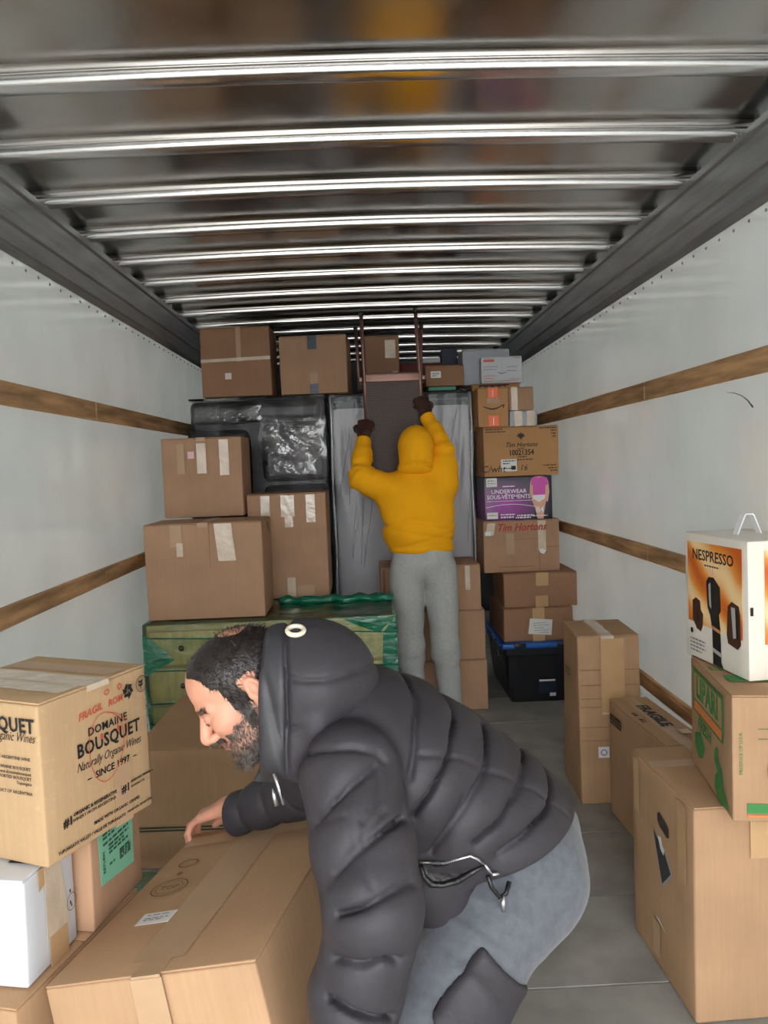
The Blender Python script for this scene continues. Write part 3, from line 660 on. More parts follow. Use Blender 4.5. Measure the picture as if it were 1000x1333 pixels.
poly(b, 'front', [(.55, .66), (.70, .68), (.78, .6), (.76, .3), (.6, .3)], BLK, 'printed_machine', .0009); ring(b, 'front', .72, .20, .006, .006, .012, mat('printed_grey', S(120, 122, 126), .5))
rect(b, 'front', .02, .47, .06, .53, BLK, 'tab_slot')
ex = DIM[b.name]; hp = [(-.022, .03, .360), (-.020, .03, .364), (.000, .03, .412), (.006, .03, .417), (.024, .03, .417), (.030, .03, .412), (.050, .03, .364), (.052, .03, .360)]
V = []; F = []
for i, p in enumerate(hp):
    a = Vector(hp[max(0, i-1)]); c = Vector(hp[min(len(hp)-1, i+1)]); t = (c-a).normalized(); nn = Vector((t.z, 0, -t.x))
    for s, k in ((-.012, 0), (.012, 0), (.012, .0035), (-.012, .0035)): V.append(Vector(p)+Vector((0, s, 0))+nn*k)
for i in range(len(hp)-1):
    for j in range(4): F.append((4*i+j, 4*i+(j+1) % 4, 4*i+4+(j+1) % 4, 4*i+4+j))
new_mesh('handle', V, F, mat('white_plastic', S(234, 236, 238), .3), b, False)

# ---- left foreground
b = carton('carton', 'low brown carton at the left under the white box and the green-labelled carton', (-.635, 1.323, 0), (.44, .40, .592), -.25, 2, anchor=(1, -1), group=BR, seam='y')
b = carton('white_carton', 'white carton with tan tape patches, lower left, under the printed wine carton', (-.632, 1.372, .596), (.30, .158, .196), -.19, WHITECARD, anchor=(1, -1), cat='box', bulge=.002, seam='x')
poly(b, 'right', [(.38, .0), (.75, .0), (.75, .30), (.38, .33)], TAPET, 'packing_tape', .0012); poly(b, 'right', [(.33, .30), (.80, .28), (.66, .98), (.36, .98)], TAPEB, 'packing_tape', .0016)
poly(b, 'right', [(.24, .80), (.55, .90), (.60, 1.0), (.24, 1.0)], TAPET, 'packing_tape', .0012)
ring(b, 'right', .85, .44, .016, .016, .0012, INK); poly(b, 'right', [(.84, .53), (.86, .53), (.86, .56), (.84, .56)], INK, 'printed_mark'); poly(b, 'right', [(.83, .44), (.85, .45), (.875, .39), (.865, .38)], INK, 'printed_mark')
rect(b, 'top', .78, .35, .93, .6, INK, 'tab_slot', .003)
b = carton('carton', 'brown carton with a pale green shipping label, beside the white carton at left', (-.574, 1.538, .596), (.28, .205, .197), -.2, 1, anchor=(1, -1), bulge=.002)
poly(b, 'right', [(.14, .40), (.78, .33), (.80, .99), (.12, .99)], GREENP, 'shipping_label', .0008)
DG = mat('dark_green_ink', S(44, 84, 66), .6)
lines(b, 'right', [(.20, .38, .90), (.2, .42, .86), (.20, .7, .80), (.30, .7, .75), (.30, .6, .71), (.3, .7, .67), (.5, .72, .60), (.5, .72, .57), (.50, .72, .54), (.5, .72, .51), (.3, .4, .55)], DG, .005)
text(b, 'right', .20, .62, 'RETURN', .012, DG, rot=math.pi/2, off=.003); rect(b, 'right', .66, .90, .78, .98, DG, 'label_print', .002)
b = carton('wine_carton', 'kraft wine carton with black printed lettering and a red scribbled circle', (-.678, 1.599, .7965), (.30, .289, .302), -.421, 5, cat='box', bulge=.002, jit=.001, seam='y')
R = 'right'
text(b, R, .575, .705, 'DOMAINE', .0225, INK, 0, .0004, space=1.1); text(b, R, .585, .61, 'BOUSQUET', .0365, INK, 0, .0009, sx=.88, space=1.08)
text(b, R, .58, .51, 'Naturally Organic Wines', .0245, INK, .42, -.0002, sx=.72); text(b, R, .60, .415, '–  SINCE 1997  –', .0195, INK, 0, .0003)
text(b, R, .175, .215, '#1', .022, INK, 0, .0008); text(b, R, .42, .24, 'ORGANIC & REGENERATIVE', .0092, INK, 0, .0003); text(b, R, .41, .205, 'WINERY FROM ARGENTINA', .0092, INK)
rect(b, R, .665, .195, .67, .26, INK); text(b, R, .715, .225, '#1', .022, INK, 0, .0008); text(b, R, .765, .25, 'ARGENTINA ORGANIC &', .0060, INK, 0, .0002, 'LEFT'); text(b, R, .765, .215, 'REGENERATIVE', .0060, INK, 0, 0, 'LEFT')
text(b, R, .62, .115, 'MADE WITH ORGANIC GRAPES', .0092, INK, 0, .0002); text(b, R, .385, .055, 'TUPUNGATO VALLEY / VALLE DE TUPUNGATO', .0084, INK, 0, .0002); text(b, R, .845, .058, 'MENDOZA, ARGENTINA', .0068, INK)
ring(b, R, .545, .575, .048, .068, .0016, mat('red_marker', S(196, 84, 58), .6), wob=.04); ring(b, R, .62, .60, .035, .055, .0012, MATS['red_marker'], a0=-.9, a1=2.0, wob=.1)
text(b, R, .42, .83, 'FRAGIL', .020, MATS['red_marker'], .25, .0002, rot=.10); text(b, R, .66, .84, 'ROM', .019, MATS['red_marker'], .1, .0002, rot=.05)
ring(b, R, .575, .92, .006, .005, .0025, MATS['red_marker']); ring(b, R, .70, .925, .005, .005, .003, MATS['red_marker'])
for u, v in ((.495, .645), (.655, .655)): poly(b, R, [(u, v-.02), (u+.02, v-.015), (u+.018, v+.02), (u+.004, v+.022)], MATS['red_marker'], 'red_mark', .002)
for k in range(3):
    a = 2*math.pi*k/3
    arm = [(-.52, -.55), (.05, -.55), (.05, -.82), (.48, -.40), (.05, .02), (.05, -.22), (-.36, -.22), (-.52, -.30)]
    P = [(.79*.289+.021*(x*math.cos(a)-y*math.sin(a)), .87*.302+.021*(x*math.sin(a)+y*math.cos(a))) for x, y in arm]
    poly(b, R, P, INK, 'recycling_arrow', frac=False)
ring(b, R, .925, .885, .0165, .0165, .0014, INK); ring(b, R, .925, .885, .0125, .0125, .0006, INK)
for s in (-1, 1):
    for dy in (-.01, .012): poly(b, R, [(.925, .875+dy), (.925+s*.022, .885+dy), (.925+s*.020, .90+dy), (.925, .885+dy)], INK, 'printed_leaf')
rect(b, R, .923, .85, .927, .91, INK)
text(b, 'front', .975, .86, 'BOUSQUET', .0365, INK, 0, .0009, 'RIGHT', sx=.88, space=1.08); text(b, 'front', .975, .79, 'Naturally Organic Wines', .0245, INK, .42, -.0002, 'RIGHT', sx=.72)
for v, t_ in ((.66, 'ESTATE GROWN PREMIUM ARGENTINE WINE'), (.60, 'BY DOMAINE BOUSQUET'), (.57, 'www.domainebousquet'), (.54, 'IMPORTED BOUSQUET'), (.51, 'Tupungato'), (.45, 'PRODUCT OF ARGENTINA')):
    text(b, 'front', .93, v, t_, .0085, INK, 0, 0, 'RIGHT')
seam_tape(b, .5, .06, .010, axis='y', m=TAPEB); strip(b, [(-.14, -.06, .3042), (.14, -.06, .3042)], .05, 'y', TAPEB); strip(b, [(-.14, .07, .3042), (.14, .07, .3042)], .05, 'y', TAPE)
rect(b, R, .60, .0, .77, .42, TAPET if False else TAPE, 'packing_tape', .0006)

# ---- the carton the bending man is lifting (tilted)
k = .83; H0 = .34
Mr = Matrix.Rotation(-.218, 4, 'Z') @ Matrix.Rotation(-.028, 4, 'X') @ Matrix.Rotation(-.208, 4, 'Y')
topc = Vector((-.367*k, 1.930*k, 1.5+(.263-1.5)*k))+Mr @ Vector((0, 0, .208*k))
Mr.translation = topc-(Mr @ Vector((0, 0, H0)))
b = carton('moving_carton', 'large tilted brown moving carton being lifted by the man in the black jacket', (0, 0, 0), (.485*k, .745*k, H0), 0, 2, matrix=Mr, cat='box', seam='x', bulge=.003, jit=.003)
LIFT = b
seam_tape(b, .5, .055, .16, m=TAPE); strip(b, [(.0, -.27, .3424), (.0, .27, .3424)], .10, 'x', TAPE)
strip(b, [(-.19, .25, .3426), (.19, .25, .3426)], .055, 'y', TAPE)
face_tape(b, 'front', .50, .30, .99, .06, TAPE)
ring(b, 'top', .20, .52, .040, .036, .003, MATS['faint_brown_print']); ring(b, 'top', .20, .52, .030, .027, .0015, MATS['faint_brown_print']); text(b, 'top', .20, .52, 'TOP', .022, MATS['faint_brown_print'], off=.003)
ring(b, 'top', .18, .70, .022, .018, .004, MATS['faint_brown_print']); poly(b, 'top', [(.17, .61), (.20, .61), (.20, .63), (.17, .63)], MATS['faint_brown_print'], 'printed_mark', .003)
rect(b, 'top', .20, .28, .38, .35, WHITEP, 'label', .0014); lines(b, 'top', [(.23, .36, .33), (.23, .36, .31), (.23, .34, .30)], MATS['grey_print'], .003)
M_ = rect(b, 'front', .24, .56, .42, .70, WHITEP, 'label', .002); text(b, 'front', .33, .645, 'ATH', .026, mat('magenta_print', S(190, 40, 110), .5), 0, .001, off=.0035); rect(b, 'front', .22, .60, .255, .62, WHITEP, 'torn_label', .002)
# ------------------------------------------------------------------ plastic wrapped sofa and mattress
CLEAR = film_mat('clear_plastic_wrap', S(225, 228, 232), .02, .07, .6, 4, (2.2, 2, .45), .06, 1.3)
def wavy_sheet(name, x0, x1, z0, z1, y, parent, m, nx=60, nz=40, amp=.008, seed=1, folds=9, curl=0):
    """plastic film with vertical folds, hanging in front of y"""
    rs = np.random.default_rng(seed); ph = rs.uniform(0, 6.3, 12); V = []; F = []
    for i in range(nx+1):
        for j in range(nz+1):
            u, v = i/nx, j/nz
            s = folds*u+.9*math.sin(2.1*v+ph[0])+.4*math.sin(5*v+3*u+ph[1])
            fz = abs(math.sin(s*math.pi))**.5*-1+math.sin(2.7*s+ph[2])*.5+.5*math.sin(11*u+7*v+ph[3])
            V.append((x0+(x1-x0)*u, y+amp*fz, z0+(z1-z0)*v))
    for i in range(nx):
        for j in range(nz):
            a = i*(nz+1)+j; F.append((a, a+nz+1, a+nz+2, a+1))
    return new_mesh(name, V, F, m, parent, True)
# mattress on edge
r = empty('mattress', (.245, 5.27, 0), 0, 'grey mattress stood on end in clear plastic behind the man in yellow', 'mattress')
MG = mat('mattress_grey', S(182, 182, 186), .8, 0, .06, 5)
new_mesh('body', *rbox_geo(.885, .23, 1.93, .03, 14, .006, 0, 3), MG, r, True)
for z in (.02, 1.91): new_mesh('piping', *tube_geo([(-.43, -.113, z), (.43, -.113, z)], .008, 8), mat('mattress_piping', S(96, 98, 104), .7), r, True)
new_mesh('top_band', *rbox_geo(.89, .238, .10, .03, 8), mat('mattress_dark_band', S(62, 64, 68), .7), r, True, (0, 0, 1.853))
wavy_sheet('plastic_wrap', -.455, .45, .02, 1.945, -.132, r, CLEAR, 80, 50, .0055, 4, 8)
v, f = rbox_geo(.92, .26, .022, .008, 16, .004, .002, 9, .004); new_mesh('plastic_top', v, f, CLEAR, r, True, (0, 0, 1.944))
for x in (-.455, .452): new_mesh('plastic_edge', *tube_geo([(x+.004*math.sin(i), -.12+.006*math.cos(1.7*i), .03+1.92*i/16) for i in range(17)], [.006+.004*math.sin(i*2.3)**2 for i in range(17)], 8), film_mat('plastic_fold', S(230, 232, 235), .45, .08, .6, 20), r, True)
MATT = r
r = empty('box_spring', (.25, 5.75, 0), 0, 'grey box spring stood on end behind the plastic-wrapped mattress', 'box spring')
new_mesh('body', *rbox_geo(.88, .60, 1.955, .02, 6, .003, 0, 3), MG, r, True)
new_mesh('piping', *tube_geo([(-.43, -.302, 1.94), (.43, -.302, 1.94)], .006, 8), MATS['mattress_piping'], r, True)
q = random.Random(5)
for k in range(13):                                       # slanting film creases, pale colour standing in for their white glints
    x = -.42+.30*k/13+q.uniform(-.02, .02) if k < 9 else q.uniform(.25, .42); z = q.uniform(.75, 1.5); l = q.uniform(.15, .5); sl = q.uniform(.05, .2)
    new_mesh('plastic_fold', *tube_geo([(x+sl*t*l, -.137-.004*math.sin(3.1*t), z+l*t+.01*math.sin(7*t+k)) for t in np.linspace(0, 1, 7)], [.0012, .003, .004, .0032, .0042, .003, .001], 6), MATS['plastic_fold'], MATT, True)
# sofa stood on end
r = empty('sofa', (-.675, 5.35, 0), 0, 'black leather sofa stood on end in clear plastic at the left', 'sofa')
SF = mat('black_leather', S(24, 25, 28), .45, 0, .1, 6, .25, 60, dist=.003)
new_mesh('frame', *rbox_geo(.86, .48, 1.945, .04, 10, .006, .004, 6), SF, r, True)
new_mesh('armrest', *rbox_geo(.82, .10, .13, .04, 8, .004), SF, r, True, (.0, -.255, 1.80))
for x, z, wd, hh in ((-.245, 1.30, .38, .46), (.235, 1.42, .40, .37), (.235, .98, .40, .42), (-.245, .84, .38, .44)):
    o = new_mesh('cushion', *rbox_geo(wd, .10, hh, .035, 8, .012, .004, int(z*100)), SF, r, True, (x, -.255, z))
    zz = hh; P = [(-wd/2+.03, -.052, .03), (wd/2-.03, -.052, .03), (wd/2-.03, -.052, zz-.03), (-wd/2+.03, -.052, zz-.03), (-wd/2+.03, -.052, .03)]
    new_mesh('piping', *tube_geo(P, .005, 6, False), SF, o, True)
wavy_sheet('plastic_wrap', -.435, .435, .5, 1.955, -.33, r, film_mat('clear_plastic_dark', S(225, 228, 232), .003, .05, .5, 3, (1.2, 2, 1.2), .008, 1.17), 60, 50, .0045, 8, 4)
v, f = rbox_geo(.86, .50, .012, .005, 16, .003, .001, 12, .002); new_mesh('plastic_top', v, f, MATS['clear_plastic_dark'], r, True, (0, 0, 1.951))
def crumple(x0, x1, z0, z1, y, seed, amp=.010, nx=46, nz=26):
    """loose crinkled film with sharp creases"""
    rs = np.random.default_rng(seed); V = []; F = []; K = [(rs.normal(0, 1, 2)*np.array((9, 5)), rs.uniform(0, 6)) for _ in range(7)]
    for i in range(nx+1):
        for j in range(nz+1):
            u, v = i/nx, j/nz; e = min(1, 6*min(u, 1-u, v, 1-v)); dd = sum(abs(math.sin(k[0]*u+k[1]*v+p_)) for k, p_ in K)/7
            V.append((x0+(x1-x0)*u+.01*math.sin(9*v), y-amp*2.2*e*(1-dd), z0+(z1-z0)*v+.008*math.sin(8*u)))
    for i in range(nx):
        for j in range(nz): a = i*(nz+1)+j; F.append((a, a+nz+1, a+nz+2, a+1))
    return new_mesh('plastic_wrap', V, F, film_mat('crinkled_plastic', S(228, 230, 234), .02, .09, .3, 12, (1, 1, 1), .06, 1.75), r, False)
crumple(-.40, .03, 1.80, 1.90, -.338, 3); crumple(.02, .43, 1.55, 1.82, -.338, 8); crumple(.06, .36, 1.45, 1.56, -.338, 12, .006, 30, 12)
# upturned sling chair held up by the man in yellow
r = empty('patio_chair', (.17, 4.82, 1.99), 0, 'brown metal mesh patio chair held upside down under the roof', 'chair')
BRZ = mat('bronze_metal', S(118, 86, 76), .35, .5, .1, 10); MESHM = mat('mesh_sling', S(104, 90, 84), .6)
for x0, x1, y, rad, zt in ((-.153, -.160, -.22, .012, .385), (.166, .152, -.22, .012, .392), (-.185, -.196, .21, .0115, .37), (.20, .215, .21, .0115, .37)):
    o = new_mesh('leg', *tube_geo([(x0, y, -.30 if y < 0 else -.02), (x0, y, .0), (x0*.5+x1*.5, y, .2), (x1, y, zt)], rad, 10), BRZ, r, True)
    new_mesh('foot_cap', *tube_geo([(x1, y, zt-.02), (x1, y, zt+.006)], rad+.003, 10), mat('foot_cap_dark', S(40, 36, 36), .5), o, True)
new_mesh('seat_rail', *rbox_geo(.315, .03, .052, .006, 4), BRZ, r, True, (.006, -.225, -.016))
for x in (-.19, .2): new_mesh('side_rail', *rbox_geo(.025, .42, .03, .006, 4), BRZ, r, True, (x*.93, -.01, -.01))
new_mesh('stretcher', *tube_geo([(-.187, .21, .06), (.203, .21, .06)], .008, 8), BRZ, r, True)
# woven mesh back: real strands
geos = []
for i in range(47):
    x = -.148+.306*i/46; geos.append(box_geo(x-.0012, x+.0012, -.233, -.230, -.56, -.015))
for j in range(72):
    z = -.558+.542*j/71; geos.append(box_geo(-.148, .158, -.236, -.233, z-.0014, z+.0014))
o = new_mesh('mesh_back', *merge(geos), MESHM, r); o['kind'] = 'stuff'
new_mesh('sling_lining', *rbox_geo(.306, .003, .545, .001, 3), mat('sling_dark', S(46, 38, 38), .8), r, False, (.005, -.226, -.56))
new_mesh('seat_sling', *rbox_geo(.33, .40, .006, .002, 3), MESHM, r, False, (.006, -.01, -.006))
new_mesh('back_rail', *tube_geo([(-.15, -.228, -.56), (.16, -.228, -.56)], .010, 8), BRZ, r, True)
# ------------------------------------------------------------------ figures: implicit surfaces turned into one continuous skin
def grid(lo, hi, h):
    ax = [np.arange(lo[i], hi[i]+h, h, dtype=np.float32) for i in range(3)]
    X, Y, Z = np.meshgrid(*ax, indexing='ij')
    return np.stack([X, Y, Z], -1), np.array(lo, np.float32), h
def smin(a, b, k):
    q = np.maximum(k-np.abs(a-b), 0)/k
    return np.minimum(a, b)-q*q*k*.25
def smax(a, b, k): return -smin(-a, -b, k)
def cone(P, a, b, ra, rb):
    a = np.array(a, np.float32); b = np.array(b, np.float32); ba = b-a
    t = np.clip(((P-a)@ba)/np.dot(ba, ba), 0, 1)
    return np.linalg.norm(P-a-t[..., None]*ba, axis=-1)-(ra+(rb-ra)*t)
def ell(P, c, r, R=None):
    q = P-np.array(c, np.float32)
    if R is not None: q = q@np.array(R, np.float32)
    r = np.array(r, np.float32); k0 = np.linalg.norm(q/r, axis=-1); k1 = np.linalg.norm(q/(r*r), axis=-1)+1e-6
    return k0*(k0-1)/k1
def chain(P, pts, ax=None, blend=0):
    """limb or trunk through points (x, y, z, half width, half depth); returns distance, length along it, lateral coordinate"""
    best = None; L0 = 0
    for (p, q) in zip(pts[:-1], pts[1:]):
        a = np.array(p[:3], np.float32); b = np.array(q[:3], np.float32); ba = b-a; L = float(np.linalg.norm(ba)); s = ba/L
        tr = ((P-a)@s)/L; t = np.clip(tr, 0, 1); c = P-a-t[..., None]*ba
        ru = p[3]+(q[3]-p[3])*t; rv = (p[4] if len(p) > 4 else p[3])+((q[4] if len(q) > 4 else q[3])-(p[4] if len(p) > 4 else p[3]))*t
        if ax is not None:
            lat = np.array(ax, np.float32); lat = lat-s*np.dot(lat, s); lat /= np.linalg.norm(lat); nn = np.cross(s, lat)
            cu = c@lat; cv = c@nn; cs = c@s; m = np.minimum(ru, rv)
            k0 = np.sqrt((cu/ru)**2+(cv/rv)**2+(cs/m)**2); k1 = np.sqrt((cu/ru**2)**2+(cv/rv**2)**2+(cs/m**2)**2)+1e-6
            d = k0*(k0-1)/k1
        else:
            cu = c[..., 0]; d = np.linalg.norm(c, axis=-1)-ru
        T = L0+tr*L if True else 0
        if best is None: best = [d, np.where(tr > 1, L0+L, L0+tr*L), cu]
        else:
            m = d < best[0]
            Tn = L0+np.clip(tr, 0, 9)*L
            best = [smin(best[0], d, blend) if blend else np.minimum(best[0], d), np.where(m, Tn, best[1]), np.where(m, cu, best[2])]
        L0 += L
    return best
def pillow(T, pitch, off=0, pw=.5):
    f = (T+off)/pitch; f = f-np.floor(f)
    return np.sin(np.pi*np.clip(f, 0, 1))**pw
def nz(P, s, seed=0):
    """cheap smooth noise from a few sine waves"""
    r = np.random.default_rng(seed); o = 0
    for i in range(5):
        k = r.normal(size=3).astype(np.float32); k = k/np.linalg.norm(k)*s*r.uniform(.6, 1.6)
        o = o+np.sin(P@k+np.float32(r.uniform(0, 6.3)))
    return o/3
def nets(D, lo, h):
    """naive surface nets"""
    S_ = D < 0; nx, ny, nz_ = D.shape
    C = [S_[i:nx-1+i, j:ny-1+j, k:nz_-1+k] for i in (0, 1) for j in (0, 1) for k in (0, 1)]
    cnt = sum(c.astype(np.int8) for c in C); act = (cnt > 0) & (cnt < 8)
    I = np.argwhere(act); idx = -np.ones(act.shape, np.int64); idx[act] = np.arange(len(I))
    acc = np.zeros((len(I), 3)); n = np.zeros(len(I))
    off = [(i, j, k) for i in (0, 1) for j in (0, 1) for k in (0, 1)]
    val = [D[I[:, 0]+o[0], I[:, 1]+o[1], I[:, 2]+o[2]] for o in off]
    for a in range(8):
        for b in range(a+1, 8):
            oa, ob = np.array(off[a]), np.array(off[b])
            if np.abs(oa-ob).sum() != 1: continue
            va, vb = val[a], val[b]; m = (va < 0) != (vb < 0)
            t = np.where(m, va/np.where(m, va-vb, 1), 0)
            acc += np.where(m[:, None], oa+t[:, None]*(ob-oa), 0); n += m
    V = lo+h*(I+acc/n[:, None])
    F = []
    for ax in range(3):
        o1, o2 = [(1, 2), (2, 0), (0, 1)][ax]
        sl0 = [slice(None)]*3; sl1 = [slice(None)]*3
        sl0[ax] = slice(0, D.shape[ax]-1); sl1[ax] = slice(1, D.shape[ax])
        for o in (o1, o2): sl0[o] = slice(1, D.shape[o]-1); sl1[o] = slice(1, D.shape[o]-1)
        A = S_[tuple(sl0)]; B = S_[tuple(sl1)]; ch = np.argwhere(A != B)
        if not len(ch): continue
        p = ch.copy(); p[:, o1] += 1; p[:, o2] += 1
        e1 = np.zeros(3, int); e1[o1] = 1; e2 = np.zeros(3, int); e2[o2] = 1
        g = lambda q: idx[q[:, 0], q[:, 1], q[:, 2]]
        q = np.stack([g(p-e1-e2), g(p-e2), g(p), g(p-e1)], 1)
        ins = A[tuple(ch.T)]
        q[~ins] = q[~ins][:, ::-1]; F.append(q)
    F = np.concatenate(F); F = F[(F >= 0).all(1)]
    return V, F
def skin_mesh(name, parts, m, parent, face_mat=None):
    """one mesh from a list of (D, lo, h) or (V, F)"""
    VV = []; FF = []; b = 0
    for q in parts:
        V, F = nets(*q) if len(q) == 3 else q
        VV.append(V); FF.append(np.asarray(F)+b); b += len(V)
    V = np.concatenate(VV); F = np.concatenate(FF)
    me = bpy.data.meshes.new(name); me.vertices.add(len(V)); me.vertices.foreach_set('co', V.astype(np.float32).ravel())
    me.loops.add(F.size); me.polygons.add(len(F)); me.loops.foreach_set('vertex_index', F.ravel().astype(np.int32))
    me.polygons.foreach_set('loop_start', np.arange(0, F.size, 4, dtype=np.int32)); 
    for mm in (m if isinstance(m, list) else [m]): me.materials.append(mm)
    if face_mat is not None:
        me.polygons.foreach_set('material_index', face_mat(V, F).astype(np.int32))
    me.polygons.foreach_set('use_smooth', np.ones(len(F), bool)); me.update(calc_edges=True); me.validate()
    o = bpy.data.objects.new(name, me); COL.objects.link(o); o.parent = parent
    return o, V, F
def relax(V, F, it=2, lam=.5):
    n = len(V); e = np.concatenate([F[:, [k, (k+1) % 4]] for k in range(4)]); c = np.zeros(n); np.add.at(c, e[:, 0], 1); np.add.at(c, e[:, 1], 1)
    for _ in range(it):
        a = np.zeros_like(V); np.add.at(a, e[:, 0], V[e[:, 1]]); np.add.at(a, e[:, 1], V[e[:, 0]])
        V = V+lam*(a/np.maximum(c, 1)[:, None]-V)
    return V, F
def vnormals(V, F):
    n = np.cross(V[F[:, 2]]-V[F[:, 0]], V[F[:, 3]]-V[F[:, 1]]); N = np.zeros_like(V)
    for k in range(4): np.add.at(N, F[:, k], n)
    return N/(np.linalg.norm(N, axis=1, keepdims=True)+1e-12)
def strands(roots, nrm, flow, length, wd, curl, rs, seg=3, lift=.16):
    """tapered hair ribbons"""
    n = len(roots); L = length*rs.uniform(.6, 1.25, n)
    d = nrm*lift+flow+rs.normal(0, curl, (n, 3)); d /= np.linalg.norm(d, axis=1, keepdims=True)
    side = np.cross(d, nrm)+1e-6; side /= np.linalg.norm(side, axis=1, keepdims=True)
    bend = rs.normal(0, .35, (n, 3))-nrm*.35
    V = []; F = []
    for i in range(seg+1):
        t = i/seg; c = roots-nrm*.001+d*(L*t)[:, None]+bend*(L*t*t*.5)[:, None]; w_ = wd*(1-t*.8)
        V += [c-side*w_, c+side*w_]
    V = np.stack(V, 1); base = np.arange(n)[:, None]*(2*(seg+1))
    for i in range(seg): F.append(base+np.array([[2*i, 2*i+1, 2*i+3, 2*i+2]]))
    return V.reshape(-1, 3), np.concatenate(F)
def frame(fwd, up):
    f = np.array(fwd, float); f /= np.linalg.norm(f); u = np.array(up, float); u -= f*np.dot(u, f); u /= np.linalg.norm(u)
    return np.stack([np.cross(u, f), f, u], 1)          # columns: left, forward, up
def hand(c, R, side, curl, h=.0024, scale=1., spread=.0, thumb=.5):
    """palm with four unequal bent fingers and a thumb; local axes: x across the palm towards the thumb, y along the fingers, z back of hand"""
    P, lo, h = grid((-.075, -.075, -.105), (.075, .125, .055), h)
    d = cone(P, (.018, -.045, 0), (.027, .028, 0), .017, .0125)
    d = smin(d, cone(P, (-.016, -.045, 0), (-.029, .022, 0), .016, .0115), .02)
    d = smin(d, cone(P, (0, -.045, .001), (0, .028, .003), .018, .0135), .02)
    d = smin(d, cone(P, (0, -.075, 0), (0, -.04, 0), .024, .020), .02)
    for i, (x, y, l, r) in enumerate(((.030, .034, .072, .0092), (.010, .038, .080, .0095), (-.011, .035, .075, .0091), (-.031, .026, .060, .0082))):
        p = np.array((x, y, 0.)); a = 0; cs = curl if hasattr(curl, '__len__') else (curl, curl*1.15, curl*.8)
        sx = spread*(1.5-i)
        for k, (fr, rr) in enumerate(((.44, 1.), (.31, .92), (.25, .82))):
            a += cs[k]*(1+.06*i); q = p+l*fr*np.array((sx*math.cos(a), math.cos(a), -math.sin(a)))
            d = smin(d, cone(P, p, q, r*rr, r*rr*.93), .004 if k else .008); p = q
    p = np.array((.026, -.028, -.006)); q = p+np.array((.024, .026, -.016)); s = q+np.array((.006+.01*(1-thumb), .026, -.018*thumb)); e = s+np.array((-.006*thumb, .02, -.014*thumb))
    d = smin(d, cone(P, p, q, .0145, .0115), .014); d = smin(d, cone(P, q, s, .0112, .0098), .004); d = smin(d, cone(P, s, e, .0098, .0082), .004)
    V, F = nets(d, lo, h); V = V*scale
    if side < 0: V = V*np.array((-1, 1, 1)); F = F[:, ::-1]
    return V@np.array(R).T+np.array(c), F

# ================================================================== the man in the black jacket
SKIN = mat('skin_light', S(210, 150, 124), .5, 0, .07, 30, .12, 160, dist=.0015, detail=6)
for mm in (SKIN,):
    p = mm.node_tree.nodes['Principled BSDF']; p.inputs['Subsurface Weight'].default_value = .12; p.inputs['Subsurface Radius'].default_value = (.012, .005, .003); p.inputs['Subsurface Scale'].default_value = .6
LIP = mat('lip_skin', S(188, 116, 106), .45, 0, .06, 40)
HAIR = mat('dark_hair', S(36, 29, 27), .42, 0, .3, 60)
BEARD = mat('beard_hair', S(44, 36, 33), .55, 0, .5, 120, col2=S(112, 98, 90))
JACK = mat('jacket_nylon', S(54, 51, 56), .58, 0, .06, 4, .4, 60, dist=.003, spec=.35, detail=5)
JSMOOTH = mat('hood_lining', S(50, 49, 54), .5, 0, .06, 5, .2, 70, dist=.002)
SWEAT = mat('grey_sweatpants', S(92, 95, 102), .9, 0, .14, 55, .35, 240, spec=.2, dist=.002, detail=7, sheen=.2)
ZIP = mat('zip_silver', S(200, 200, 202), .25, .9)
man = empty('person', (.10, 1.45, 0), 0, 'man in a black quilted puffer jacket and grey sweatpants bending to lift a carton', 'person')
MO = np.array((.10, 1.45, 0))
def local(V): return V-MO

